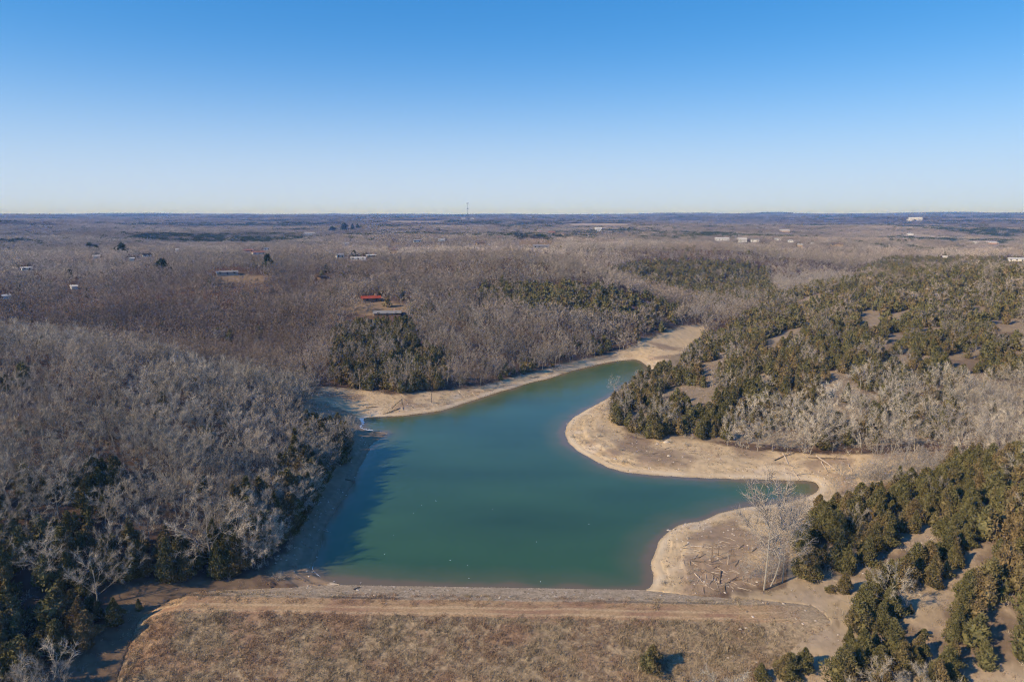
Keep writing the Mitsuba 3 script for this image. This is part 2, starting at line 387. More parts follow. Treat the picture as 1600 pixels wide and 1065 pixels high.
# ------------------------------------------------------------------ plant materials
def bark_colour(p, n, uv):
    c = mikit.noise(p.x / 6 + 3.1, p.y / 6, 2.0)
    big = mikit.fbm(p.x / 60, p.y / 60, 1.0)
    f = mikit.noise(p.x * 1.3, p.y * 1.3, p.z * 1.3)
    tree = mikit.noise(p.x / 3.1, p.y / 3.1, 9.0)
    twig = mikit.mix([.365, .330, .280], [.49, .45, .385], c) * (.68 + .62 * tree)
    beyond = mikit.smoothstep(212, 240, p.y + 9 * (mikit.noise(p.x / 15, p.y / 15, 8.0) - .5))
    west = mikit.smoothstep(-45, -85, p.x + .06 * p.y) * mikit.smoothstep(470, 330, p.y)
    brown = mikit.mix([.36, .305, .262], [.25, .203, .170], west)        # browner trees; shading of the valley behind the hill is put into their colour
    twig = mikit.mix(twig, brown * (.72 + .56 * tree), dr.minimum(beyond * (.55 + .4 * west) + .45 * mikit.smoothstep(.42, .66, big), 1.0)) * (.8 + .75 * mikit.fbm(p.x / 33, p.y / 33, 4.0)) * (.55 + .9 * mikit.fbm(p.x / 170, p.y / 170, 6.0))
    twig = twig * (.74 + .48 * f)
    limb = mikit.mix([.27, .248, .215], [.37, .345, .305], c)
    return mikit.mix(twig, limb, mikit.smoothstep(.1, .6, uv.x))


def far_bark_shaded_colour(p, n, uv):
    return bark_colour(p, n, uv) * mi.Color3f(.80, .81, .83)  # darker tint stands in for self-shadowing the coarse far crowns lack


def pale_colour(p, n, uv):
    f = mikit.noise(p.x * 1.3, p.y * 1.3, p.z * 1.3)
    twig = mikit.mix([.35, .315, .285], [.47, .435, .40], f)
    limb = mikit.mix([.33, .31, .275], [.44, .42, .38], f)
    return mikit.mix(twig, limb, mikit.smoothstep(.1, .6, uv.x))


def cedar_colour(p, n, uv):
    c = mikit.fbm(p.x / 3.0 + 5, p.y / 3.0, 0.0, octaves=2)
    f = mikit.noise(p.x * 1.7, p.y * 1.7, p.z * 1.7)
    green = mikit.mix([.118, .122, .060], [.215, .200, .098], f)
    rust = mikit.mix([.190, .150, .085], [.275, .215, .122], f)
    leaf = mikit.mix(green, rust, mikit.smoothstep(.44, .80, c))
    leaf = leaf * (.7 + .6 * mikit.noise(p.x * 5, p.y * 5, p.z * 5))
    return mikit.mix(leaf, [.16, .12, .10], mikit.smoothstep(.7, .9, uv.x))


def pine_colour(p, n, uv):
    f = mikit.noise(p.x * 1.2, p.y * 1.2, p.z * 1.2)
    return mikit.mix(mikit.mix([.028, .050, .022], [.060, .085, .035], f), [.14, .11, .09], mikit.smoothstep(.7, .9, uv.x))


for nm, fn in (('bark', bark_colour), ('far_bark_shaded', far_bark_shaded_colour), ('pale_bark', pale_colour), ('cedar_leaf', cedar_colour), ('pine_leaf', pine_colour)):
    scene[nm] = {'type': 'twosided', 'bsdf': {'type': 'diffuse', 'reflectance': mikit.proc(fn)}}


def shapegroup(name, trunk, crown, bsdf):
    scene[name] = {'type': 'shapegroup', 'trunk': trunk.ply(bsdf), 'crown': crown.ply(bsdf)}


def shapegroup1(name, mesh, bsdf):
    scene[name] = {'type': 'shapegroup', 'crown': mesh.ply(bsdf)}


def joined(t, c):
    m = Mesh()
    for part in (t, c):
        for vv, f, u in zip(part.v, part.f, part.u):
            m.add((vv, f - f.min()), u[0, 0])
    return m


NEAR_BARE, NEAR_PALE, NEAR_CEDAR = [], [], []
for k in range(6):
    t, c = bare_tree(100 + k, 11, spread=(.40, .44, .36, .42, .47, .38)[k], limbs=(9, 10, 8, 10, 11, 9)[k], subs=8, twigs=26, tw=.042, start=(.22, .15, .28, .2, .18, .3)[k])
    shapegroup(f'bare_tree_model_{k}', t, c, 'bark'); NEAR_BARE.append(f'bare_tree_model_{k}')
for k in range(3):
    t, c = bare_tree(200 + k, 14, spread=(.28, .24, .32)[k], limbs=(9, 10, 9)[k], subs=6, twigs=13, tw=.06, start=(.3, .25, .2)[k], r0=.12, narrow=0)
    shapegroup(f'pale_tree_model_{k}', t, c, 'pale_bark'); NEAR_PALE.append(f'pale_tree_model_{k}')
for k in range(6):
    t, c = cedar(300 + k, 7, fat=(.29, .33, .24, .36, .31, .26)[k], n=1900, size=.33, fullness=(.95, .8, 1.15, .7, .9, 1.25)[k])
    shapegroup(f'cedar_model_{k}', t, c, 'cedar_leaf'); NEAR_CEDAR.append(f'cedar_model_{k}')
t, c = bare_tree(240, 14, spread=.27, limbs=10, subs=7, twigs=24, tw=.055, start=.40, r0=.13, narrow=0)
shapegroup('shore_tree_model', t, c, 'pale_bark')
MID3_BARE = []
MID_BARE, MID2_BARE, MID_PALE, MID_CEDAR, MID2_CEDAR, FAR, VFAR, FARC, VFARC = [], [], [], [], [], [], [], [], []
for k in range(4):
    m = Mesh()
    bare_tree(120 + k, 11, spread=.42, limbs=9, subs=6, twigs=14, tw=.062, tl=.13, trunk_n=4, start=.2, both=m)
    shapegroup1(f'wood_model_{k}', m, 'bark'); MID_BARE.append(f'wood_model_{k}')
    m = Mesh()
    bare_tree(140 + k, 11, spread=.43, limbs=7, subs=4, twigs=8, tw=.20, tl=.17, trunk_n=3, start=.2, both=m)
    shapegroup1(f'wood_far_model_{k}', m, 'bark'); MID2_BARE.append(f'wood_far_model_{k}')
    m = Mesh()
    bare_tree(150 + k, 11, spread=.43, limbs=6, subs=3, twigs=7, tw=.25, tl=.18, trunk_n=3, start=.2, both=m, seg=3)
    shapegroup1(f'wood_farther_model_{k}', m, 'bark'); MID3_BARE.append(f'wood_farther_model_{k}')
    if k < 2:
        m = Mesh()
        bare_tree(220 + k, 13, spread=.28, limbs=7, subs=5, twigs=7, tw=.11, tl=.12, trunk_n=4, start=.25, both=m, narrow=0)
        shapegroup1(f'pale_wood_model_{k}', m, 'pale_bark'); MID_PALE.append(f'pale_wood_model_{k}')
        m = clump(460 + k, 7.5, 10, 90, 1.6, 2.6, 6)
        shapegroup1(f'evergreen_patch_model_{k}', m, 'pine_leaf'); FARC.append(f'evergreen_patch_model_{k}')
    if k < 3:
        t, c = cedar(320 + k, 7, fat=(.32, .35, .28)[k], n=330, size=.62, fullness=(.7, .9, 1.0)[k])
        shapegroup1(f'cedar_wood_model_{k}', joined(t, c), 'cedar_leaf'); MID_CEDAR.append(f'cedar_wood_model_{k}')
        t, c = cedar(340 + k, 7, fat=(.33, .37, .3)[k], n=60, size=1.35, fullness=.8)
        shapegroup1(f'cedar_far_model_{k}', joined(t, c), 'cedar_leaf'); MID2_CEDAR.append(f'cedar_far_model_{k}')
    shapegroup1(f'woods_model_{k}', clump(400 + k, 8.0, 12, 130, .42, 3.8, 7), 'far_bark_shaded'); FAR.append(f'woods_model_{k}')
    shapegroup1(f'far_woods_model_{k}', clump(420 + k, 1.0, 12, 60, .14, 4.2, 8), 'far_bark_shaded'); VFAR.append(f'far_woods_model_{k}')


# ------------------------------------------------------------------ planting
RNG = np.random.default_rng(7)
WEDGE = math.radians(43)


def grid(r0, r1, s, jit=.42):
    X, Y = np.meshgrid(np.arange(-r1 * .7, r1 * .7, s), np.arange(-20, r1, s * .87))
    X = X + (np.arange(X.shape[0]) % 2)[:, None] * s / 2
    X, Y = (q.ravel() + RNG.uniform(-jit, jit, q.size) * s for q in (X, Y))
    r = np.hypot(X, Y)
    k = (r >= r0) & (r < r1) & (np.abs(np.arctan2(X, Y)) < WEDGE) & (Y > 30)
    return X[k], Y[k]


def cedar_share(x, y):
    p = np.zeros(len(x))
    for share, g in Z_CEDAR:
        k = inside(g, x, y)
        p[k] = np.maximum(p[k], share)
    patch = smooth(.40, .60, n2(x, y, 30, 51))
    p = np.where((p > .2) & (p < .75), p * (.35 + .9 * patch), p)
    p = np.where(p > .75, p + (1 - p) * .0, p)
    return np.clip(p + .015 + .05 * smooth(.6, .75, n2(x, y, 55, 52)), 0, 1)


def buildable(x, y, margin, tall=0.0):
    """places where a tree may stand"""
    near = np.hypot(x, y) < 420
    sd = np.full(len(x), 99.0)
    sd[near] = shore(x[near], y[near])
    ok = sd > margin
    pz_, s_, q_ = dam_profile(x, y)
    ok &= ~((pz_ > natural(x, y) - .2) & (y > 60) & (y < 118) & (np.abs(x) < 75))
    z = natural(x, y)
    for up in (0.0, .3 * tall, .55 * tall):     # neither on the bare ground nor hanging over it
        f = (CAM_H - z) / np.maximum(CAM_H - z - up, 4)
        ok &= ~inside(Z_OPEN, x * f, y * f) & ~(inside(Z_DARK, x * f, y * f) & (meshkit.noise(np.stack([x, y, x * 0], -1) * 5.1, 6) < .85))
        if True:
            ok &= ~inside(Z_BANK, x * f, y * f) & ~(inside(Z_LAWN, x * f, y * f) & (meshkit.noise(np.stack([x, y, x * 0], -1) * 7.3, 5) < .62))
    return ok


PLANTS = []      # x, y, kind, height, lod
def plant(r0, r1, s_bare, s_cedar):
    x, y = grid(r0, r1, s_bare)
    p = cedar_share(x, y)
    ok = buildable(x, y, 6.0, 7.0) & (RNG.uniform(0, 1, len(x)) < (1 - 1.0 * p) * (1 - .5 * smooth(.5, .62, n2(x, y, 9, 54))) * (1 - .8 * smooth(.52, .60, n2(x, y, 10, 53)) * (p > .7) * (x > 20))) & ~HOUSE_ROOM(x, y)
    x, y = x[ok], y[ok]
    pale = inside(Z_PALE, x, y) & (RNG.uniform(0, 1, len(x)) < .5)
    pale |= RNG.uniform(0, 1, len(x)) < .005
    for a, b, w in zip(x, y, pale):
        PLANTS.append((a, b, 'pale' if w else 'bare', (5.6 + 4.4 * RNG.uniform() ** 1.3) * (1.25 if w else 1.0)))
    x, y = grid(r0, r1, s_cedar)
    p = cedar_share(x, y)
    gap = smooth(.52, .60, n2(x, y, 10, 53)) * (x > 20) * (y < 470) * np.where(y > 140, 1, .3)
    ok = buildable(x, y, 4.5, 5.0) & (RNG.uniform(0, 1, len(x)) < p * (1 - gap)) & ~HOUSE_ROOM(x, y)
    for a, b in zip(x[ok], y[ok]):
        PLANTS.append((a, b, 'cedar', 2.8 + 3.5 * RNG.uniform() ** 1.1))


# houses: survey point of the base (photograph), length and height there in photograph pixels, wall, roof, turn, storeys, clear yard in front (m), label
HOUSES = [
    (580, 471, 27, 12, 'brown_wall', 'red_roof', 8, 42, 'brown house with a bright red roof on the hill beyond the lake'),
    (606, 494, 40, 9, 'brown_wall', 'grey_roof', -4, 34, 'long low house with a pale grey roof just above the cedars'),
    (504, 437, 12, 6, 'brown_wall', 'dark_roof', 20, 22, 'small dark red-brown shed beside the yard left of the red-roofed house'),
    (355, 430, 28, 7, 'grey_wall', 'grey_roof', 4, 40, 'long grey flat-looking shed among bare woods on the left'),
    (404, 398, 17, 7, 'white_wall', 'red_brown_roof', 12, 45, 'white and reddish house left of the tall dark pine'),
    (388, 394, 16, 6, 'pink_wall', 'red_brown_roof', -8, 45, 'pinkish brick house beside the white and reddish one'),
    (417, 391, 9, 6, 'white_wall', 'grey_roof', 0, 35, 'little white house just above the tall dark pine'),
    (531, 403, 11, 9, 'white_wall', 'grey_roof', 14, 40, 'bright white two-storey house left of centre'),
    (560, 406, 22, 6, 'white_wall', 'pale_roof', -5, 40, 'long house with a pale roof right of the bright white house'),
    (580, 402, 14, 5, 'tan_wall', 'pale_roof', 9, 40, 'small pale roofed house at the end of the row left of centre'),
    (614, 397, 14, 13, 'tan_wall', 'brown_roof', 0, 60, 'tall tan house facing its own cleared slope'),
    (652, 379, 11, 6, 'blue_wall', 'grey_roof', 6, 50, 'pale blue-grey house left of centre below the mast'),
    (690, 377, 10, 5, 'blue_wall', 'pale_roof', -10, 50, 'light blue house nearest below the mast'),
    (751, 383, 14, 8, 'tan_wall', 'brown_roof', 10, 50, 'tan house right below the tall mast'),
    (780, 371, 8, 5, 'pink_wall', 'brown_roof', 0, 50, 'small pinkish house right of the tan one below the mast'),
    (484, 367, 17, 4, 'white_wall', 'pale_roof', 3, 60, 'long white building in front of the pine row'),
    (541, 384, 8, 7, 'white_wall', 'pale_roof', 16, 50, 'narrow white house above the bright white two-storey one'),
    (935, 362, 10, 9, 'white_wall', 'pale_roof', 12, 70, 'tall white house standing alone right of the middle'),
    (845, 388, 24, 7, 'grey_wall', 'grey_roof', 4, 45, 'grey house with a wide roof in front of the tan field'),
    (862, 367, 10, 7, 'tan_wall', 'red_brown_roof', 10, 60, 'tan house behind the tan field beside evergreens'),
    (880, 369, 9, 7, 'tan_wall', 'brown_roof', -6, 60, 'second tan house behind the tan field farther right'),
    (844, 362, 8, 5, 'pink_wall', 'grey_roof', 8, 60, 'pinkish house at the back left of the tan field'),
    (1128, 376, 20, 6, 'white_wall', 'pale_roof', 4, 60, 'long white house at the left end of the hilltop row on the right'),
    (1160, 379, 11, 9, 'white_wall', 'pale_roof', 15, 60, 'tall white house in the middle of the hilltop row on the right'),
    (1180, 378, 12, 6, 'white_wall', 'grey_roof', -8, 60, 'white house at the right end of the hilltop row'),
    (1430, 345, 16, 6, 'white_wall', 'pale_roof', 8, 90, 'large white building on the far ridge at the right'),
    (1421, 346, 7, 4, 'white_wall', 'pale_roof', -8, 90, 'small white annex left of the large building on the far ridge'),
    (1215, 376, 9, 5, 'white_wall', 'pale_roof', 4, 60, 'small white house in the right-hand woods beyond the hilltop row'),
    (1226, 363, 13, 5, 'tan_wall', 'pale_roof', 10, 70, 'pale long house farthest up the right-hand valley'),
    (1236, 379, 8, 5, 'white_wall', 'pale_roof', -12, 50, 'little white house on the right with a cream neighbour'),
    (1250, 385, 7, 5, 'tan_wall', 'pale_roof', 5, 50, 'little cream house right of a little white one'),
    (1269, 381, 6, 4, 'white_wall', 'grey_roof', 5, 50, 'tiny white house left of the tan ranch on the right'),
    (1307, 385, 16, 6, 'tan_wall', 'brown_roof', 5, 60, 'tan ranch house in a sandy yard on the right'),
    (1593, 409, 24, 6, 'white_wall', 'pale_roof', 2, 70, 'long white building at the right edge'),
    (1524, 382, 8, 5, 'white_wall', 'pale_roof', 5, 60, 'white house in the far right valley'),
    (1551, 382, 14, 5, 'pink_wall', 'pale_roof', -5, 60, 'pale pink long house in the far right valley'),
    (1422, 368, 8, 4, 'white_wall', 'pale_roof', 9, 70, 'small white house below the ridge at the right'),
    (1476, 403, 5, 4, 'white_wall', 'pale_roof', 9, 50, 'tiny white shed behind the right-hand cedars'),
    (229, 401, 10, 6, 'white_wall', 'dark_roof', 10, 50, 'white house with a dark roof on the left'),
    (206, 407, 6, 5, 'white_wall', 'pale_roof', 0, 50, 'small white shed in the clearing on the left'),
    (151, 403, 8, 4, 'white_wall', 'pale_roof', 0, 50, 'low white house below the two left-hand pines'),
    (42, 423, 11, 4, 'white_wall', 'pale_roof', 5, 50, 'white house at the far left among bare trees'),
    (277, 393, 4, 6, 'white_wall', 'pale_roof', 5, 50, 'narrow white house in the bare woods left of the reddish houses'),
    (116, 452, 6, 4, 'white_wall', 'pale_roof', 5, 35, 'tiny white cabin in the left woods'),
    (724, 343, 7, 3, 'white_wall', 'pale_roof', 0, 60, 'white hut left of the foot of the radio mast'),
    (738, 343, 5, 3, 'white_wall', 'pale_roof', 12, 60, 'white hut right of the foot of the radio mast'),
    (11, 467, 8, 4, 'white_wall', 'pale_roof', 0, 35, 'small white cabin at the left edge'),
]
_hb = ground([(h[0], h[1]) for h in HOUSES])
HOUSE_AT = [(x_, y_, max(3.2, h[2] * math.hypot(x_, y_) / FPX), float(np.clip(9.5 * math.hypot(x_, y_) / (CAM_H - float(height(x_, y_)[0]) - 3), 20, 420)) if math.hypot(x_, y_) > 450 else 10.0) for (x_, y_), h in zip(_hb, HOUSES)]
FIELDS = [(838, 382, 44, 0), (930, 352, 100, 0), (650, 347, 90, 0)]      # open fields seen over low growth
_fb = ground([(f[0], f[1]) for f in FIELDS])
FIELD_AT = [(x_, y_, f[2] * math.hypot(x_, y_) / FPX, 0) for (x_, y_), f in zip(_fb, FIELDS)]


def HOUSE_ROOM(x, y):
    """the plots themselves"""
    k = np.zeros(len(x), bool)
    for h in HOUSE_AT:
        d = np.hypot(h[0], h[1])
        a, b = (x * h[0] + y * h[1]) / d - d, (x * h[1] - y * h[0]) / d
        k |= (np.abs(b) < h[2] * .5 + 2.5) & (a < 8) & (a > -9)
    return k


def low_growth(x, y, z, tall):
    """young low growth in front of the houses, so that they look out over it"""
    tall = np.broadcast_to(np.asarray(tall, float), np.shape(x)).copy()
    for h, q in zip(HOUSE_AT + FIELD_AT, HOUSES + FIELDS):
        d = np.hypot(h[0], h[1])
        a, b = (x * h[0] + y * h[1]) / d, (x * h[1] - y * h[0]) / d
        k = (np.abs(b) < h[2] * .5 * (a / d) + 2.0) & (a < d) & (a > .45 * d)
        if k.any():
            hz = float(height(h[0], h[1])[0]) + (.0 + .14 * ((int(q[0]) * 7) % 10) / 10) * max(3.2, .85 * q[3] * d / FPX)
            line = CAM_H + (hz - CAM_H) * a[k] / d - z[k]
            tall[k] = np.minimum(tall[k], np.maximum(line, .8))
    return tall


plant(58, 420, 3.9, 2.75)
plant(420, 950, 5.4, 4.2)
_e = resample(ground([(405, 896), (450, 842), (492, 787), (524, 737), (538, 712)]), .9, closed=False)
for a, b in _e:
    for _ in range(2):
        PLANTS.append((a - RNG.uniform(0, 9), b + RNG.uniform(-2, 2), 'cedar' if RNG.uniform() < .42 else 'bare', 6.5 + 3.5 * RNG.uniform()))
for zn, n_, h0 in ((zone([(1155, 922), (1168, 860), (1225, 800), (1262, 798), (1244, 850), (1228, 915)]), 70, 2.5), (zone([(1290, 785), (1310, 755), (1400, 730), (1480, 715), (1470, 740), (1380, 755)]), 120, 2.5), (zone([(940, 655), (960, 630), (985, 640), (1080, 668), (1080, 684), (1000, 684), (962, 668)]), 26, 3.5)):
    x0, y0, x1, y1 = zn.bounds
    q = RNG.uniform([x0, y0], [x1, y1], (n_ * 6, 2))
    q = q[inside(zn, q[:, 0], q[:, 1]) & (shore(q[:, 0], q[:, 1]) > 2)][:n_]
    for a, b in q:
        PLANTS.append((a, b, 'pale', h0 + 3.0 * RNG.uniform() ** 2))
PX = np.array([(a, b) for a, b, *_ in PLANTS])
PZ = height(PX[:, 0], PX[:, 1])
PR = np.sqrt(PX[:, 0] ** 2 + PX[:, 1] ** 2 + (CAM_H - PZ) ** 2)
PH = low_growth(PX[:, 0], PX[:, 1], PZ, np.array([p[3] for p in PLANTS]))
KIND = np.array([p[2] for p in PLANTS])
in_frame = (np.abs(np.degrees(np.arctan2(PX[:, 0], PX[:, 1]))) < 36) & (np.degrees(np.arctan2(CAM_H - PZ - PH, np.hypot(*PX.T))) < PITCH + 26)
MODEL_H = {'bare': 11.0, 'pale': 14.0, 'cedar': 7.0}
rank = np.full(len(PX), 10 ** 6)
for kd in MODEL_H:
    idx = np.where((KIND == kd) & in_frame)[0]
    o = idx[np.argsort(-(PH / PR)[idx])]
    rank[o] = np.arange(len(o))


def place(x, y, z, h, s, lean=.05, g=RNG):
    rz, tx, ty = g.uniform(0, 360), g.normal() * lean, g.normal() * lean
    c, s_ = math.cos(math.radians(rz)), math.sin(math.radians(rz))
    w = s * g.uniform(.9, 1.12)
    m = np.array([[c * w, -s_ * w, tx * s, x], [s_ * w, c * w, ty * s, y], [0, 0, s, z], [0, 0, 0, 1.0]])
    return T(m)


NUM = {}
def numbered(name):
    NUM[name] = NUM.get(name, -1) + 1
    return name if NUM[name] == 0 else f'{name}_{NUM[name]:03d}'


def instance(key, model, m):
    scene[key] = {'type': 'instance', 'model': {'type': 'ref', 'id': model}, 'to_world': m}


SAY = {'bare': ('bare_tree', 'tree'), 'pale': ('pale_tree', 'tree'), 'cedar': ('cedar_tree', 'tree')}


def region(x, y):
    if x < -20 and y < 112 + 0 * x: return 0
    if x < -38 and y < 225: return 1
    if x > 35 and y < 135: return 2
    if x > 30 and y < 200: return 3
    if x > 45: return 4
    return 5


WHERE = ['left of the dam', 'left of the lake', 'right of the dam', 'round the bay', 'right of the lake', 'beyond the lake']
SHAPE = {'bare': ('round-crowned', 'broad', 'slim', 'full-crowned', 'wide-spreading', 'high-crowned'), 'pale': ('upright', 'slender', 'fuller'), 'cedar': ('stout', 'broad', 'slim', 'bushy', 'plump', 'pointed')}


def spot(x, y, reg):
    """where it stands, by things one can find"""
    s = float(shore(np.array([x]), np.array([y]))[0])
    near = 'beside the shore' if s < 12 else 'back from the shore' if s < 25 else 'well above the shore' if s < 50 else 'far above the shore'
    u = 800 + FPX * x / (y * cp)
    if reg == 0: near = 'at the left edge' if u < 90 else 'near the left edge' if u < 200 else 'facing the dam'
    if reg == 1: near += ', near the dam' if y < 135 else ', by mid lake' if y < 170 else ', towards the cove'
    if reg == 2: near = ('near the clearing' if inside(Z_OPEN.buffer(4), x, y) else 'at the right edge' if u > 1520 else 'above the beach' if y > 112 else 'among the lowest trees')
    if reg == 4: near += ', on the point' if y < 235 and x < 80 else ', at right edge' if u > 1450 else ''
    return near


LOOKS = {'bare': 'bare grey tree', 'pale': 'bare whitish tree', 'cedar': 'bronze-green cedar'}
GROUPN = {'bare': 'bare trees', 'pale': 'whitish bare trees', 'cedar': 'cedars'}
STUFF = {'bare': ('bare_woods', 'more distant grey-brown leafless woods on the hills', 'woods'), 'pale': ('pale_woods', 'whitish leafless thickets in the creek valley', 'woods'), 'cedar': ('cedar_woods', 'more distant bronze-green cedar stands on the hills', 'woods')}
counts = {}
for k in range(len(PX)):
    (x, y), z, kd, h = PX[k], PZ[k], KIND[k], PH[k]
    m = place(x, y, z, h, h / MODEL_H[kd])
    v = int(RNG.integers(0, 60))
    if rank[k] < 300:
        key = numbered(SAY[kd][0])
        models = {'bare': NEAR_BARE, 'pale': NEAR_PALE, 'cedar': NEAR_CEDAR}[kd]
        instance(key, models[v % len(models)], m)
        reg = region(x, y)
        w, big = WHERE[reg], {'bare': (6.3, 8.0), 'pale': (6.0, 9.0), 'cedar': (4.2, 5.4)}[kd]
        say = 'small' if h < big[0] else 'tall' if h > big[1] else 'middling'
        lab = f'{say} {SHAPE[kd][v % len(models)]} {LOOKS[kd]} {w}, {spot(x, y, reg)}'
        labels[key] = {'label': lab, 'category': SAY[kd][1], 'group': lab.replace(LOOKS[kd], GROUPN[kd])}
    else:
        d = PR[k]
        if kd == 'bare': models = MID_BARE if d < 330 else MID2_BARE if d < 560 else MID3_BARE
        elif kd == 'pale': models = MID_PALE
        else: models = MID_CEDAR if d < 330 else MID2_CEDAR
        name, lab, cat = STUFF[kd]
        counts[name] = counts.get(name, 0) + 1
        instance(f'{name}__{counts[name]:03d}', models[v % len(models)], m)
        labels[name] = {'label': lab, 'category': cat, 'kind': 'stuff'}
# far woods: patches of crowns, coarser with distance
def far_patch(x, y, size, hs, models, name):
    z = height(x, y)
    low = low_growth(x, y, z, 9.0) / 9.0
    for k in range(len(x)):
        s, rz = size[k], RNG.uniform(0, 6.28)
        c, s_ = math.cos(rz) * s, math.sin(rz) * s
        counts[name] = counts.get(name, 0) + 1
        instance(f'{name}__{counts[name]:03d}', models[k % len(models)], T(np.array([[c, -s_, 0, x[k]], [s_, c, 0, y[k]], [0, 0, hs * RNG.uniform(.75, 1.2) * low[k], z[k]], [0, 0, 0, 1.0]])))


def evergreen(x, y):
    return smooth(.60, .66, .55 * n2(x, y, 190, 61, 2) + .45 * n2(x, y, 55, 62) + .03)


fx, fy = grid(950, 2300, 10.5)
k = ~inside(Z_LAWN, fx, fy) & ~HOUSE_ROOM(fx, fy) & ~inside(Z_FIELD, fx, fy)
fx, fy = fx[k], fy[k]
e = RNG.uniform(0, 1, len(fx)) < .75 * evergreen(fx, fy) + .05
far_patch(fx[~e], fy[~e], np.full((~e).sum(), .82), .68, FAR, 'distant_woods')
far_patch(fx[e], fy[e], np.full(e.sum(), .8), .8, FARC, 'distant_evergreens')
rr = 2300 * np.exp(RNG.uniform(0, 1, 34000) * math.log(13500 / 2300))
aa = RNG.uniform(-WEDGE, WEDGE, 34000)
fx, fy = rr * np.sin(aa), rr * np.cos(aa)
k = ~HOUSE_ROOM(fx, fy) & ~inside(Z_FIELD, fx, fy)
fx, fy, rr = fx[k], fy[k], rr[k]
e = RNG.uniform(0, 1, len(fx)) < .45 * evergreen(fx / 2, fy / 2) + .03
far_patch(fx[~e], fy[~e], (rr * .0055)[~e], np.clip(.75, 0, 1), VFAR, 'distant_woods')
far_patch(fx[e], fy[e], (rr * .0008)[e], 1.1, FARC, 'distant_evergreens')
labels['distant_evergreens'] = {'label': 'dark patches of evergreens in the far woods', 'category': 'woods', 'kind': 'stuff'}
labels['distant_woods'] = {'label': 'far bare woods fading blue towards the horizon', 'category': 'woods', 'kind': 'stuff'}
print('plants', {kd: int((KIND == kd).sum()) for kd in MODEL_H}, counts)

# ------------------------------------------------------------------ ground sheet
ang = np.radians(np.concatenate([np.arange(-180, -46, 6), np.linspace(-46, 46, 600), np.arange(52, 181, 6)]))
rad = np.concatenate([[0.5, 10, 22, 34, 44], 52 * 1.0044 ** np.arange(0, 480)])
rad = np.concatenate([rad, rad[-1] * 1.013 ** np.arange(1, 300)])
rad = rad[rad < 14600]
R_, A_ = np.meshgrid(rad, ang, indexing='ij')
GX, GY = R_ * np.sin(A_), R_ * np.cos(A_)
GZ = natural(GX.ravel(), GY.ravel()).reshape(GX.shape)
_dz = np.where((GX > -80) & (GX < 70) & (GY > 50) & (GY < 125), dam_profile(GX, GY)[0], -99)
GZ = np.where(_dz > GZ, GZ - 0.5, GZ)
nr, na = GX.shape
i = np.arange(nr * na).reshape(nr, na)
F = np.stack([i[:-1, :-1], i[:-1, 1:], i[1:, 1:], i[1:, :-1]], -1).reshape(-1, 4)[:, ::-1]
x, y, z = GX.ravel(), GY.ravel(), GZ.ravel()
r = np.hypot(x, y)
near = r < 1000
sd = np.full(len(x), 99.0)
sd[near] = shore(x[near], y[near])
nA, nB, nC, nD = n2(x, y, 1.3, 31), n2(x, y, 9, 32), n2(x, y, 40, 33), n2(x, y, 0.6, 34, 2)
litter = np.array([.135, .098, .078]) * (0.65 + 0.7 * nA)[:, None] * (0.8 + .4 * nB)[:, None]
litter = litter + (np.array([.20, .105, .07]) - litter) * (0.5 * smooth(.5, .75, nC))[:, None]
strand = n2(sd * 3.0, x * .02 + y * .02, 1.0, 36) * smooth(12, 3, sd) + .5 * (1 - smooth(12, 3, sd))
tan_ = np.array([.58, .46, .305]) * (0.36 + 0.44 * nA + .50 * strand + .35 * nD)[:, None]
tan_ = tan_ + (np.array([.30, .225, .17]) * (.7 + .6 * nA)[:, None] - tan_) * (.85 * smooth(.5, .68, nB) * smooth(2.5, 6, sd))[:, None]
tan_ = tan_ + (np.array([.52, .36, .19]) - tan_) * (.5 * smooth(.52, .7, n2(x, y, 6, 37)) * smooth(7, 3, sd))[:, None]
tan_ = tan_ + (np.array([.66, .57, .46]) - tan_) * (.6 * smooth(.56, .7, n2(x, y, 5, 38)) * smooth(9, 3, sd))[:, None]
COL = litter
far_c = np.array([.12, .095, .082]) * (0.8 + .4 * n2(x, y, 160, 35))[:, None]
w = smooth(500, 1100, r)[:, None]
COL = COL * (1 - w) + far_c * w
_jit = np.random.default_rng(17)


def blend(g, colour, soft=2.2):
    """the zone's own colour, its edge broken up"""
    global COL
    near_ = np.flatnonzero(inside(g.buffer(8), x, y))
    m = np.zeros(len(x))
    for _ in range(6):
        ox, oy = _jit.normal(size=2) * soft
        m[near_] += inside(g, x[near_] + (nB[near_] - .5) * 6 + ox, y[near_] + (nC[near_] - .5) * 4 + oy) / 6
    m = smooth(.1, .9, m + .7 * (nA - .5) * (m > 0) * (m < 1))[:, None]
    COL = COL * (1 - m) + colour * m


soil_c = np.array([.38, .312, .24]) * (0.5 + 0.5 * nA + .5 * nD)[:, None] * (.85 + .3 * nB)[:, None]
soil_c = soil_c + (np.array([.42, .34, .23]) - soil_c) * smooth(.5, .65, nB)[:, None] * .7
soil_c = soil_c * (1 - .22 * smooth(150, 220, y))[:, None]
cz = np.zeros(len(x), bool)
for share, g in Z_CEDAR[:3]:
    cz |= inside(g, x, y)
m = (cz * (.3 + .7 * smooth(.45, .6, n2(x, y, 10, 53))))[:, None]
COL = COL * (1 - m) + soil_c * m
blend(Z_OPEN, soil_c)
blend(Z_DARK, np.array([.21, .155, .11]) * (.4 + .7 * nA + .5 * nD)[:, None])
lawn = np.array([.27, .20, .135]) * (0.75 + 0.5 * nA)[:, None]
blend(Z_LAWN, lawn)
blend(Z_FIELD, np.array([.42, .34, .25]) * (0.75 + 0.5 * nA)[:, None])
_shade_l = (inside(Z_LEFT.buffer(14), x, y) & (r < 260))[:, None]
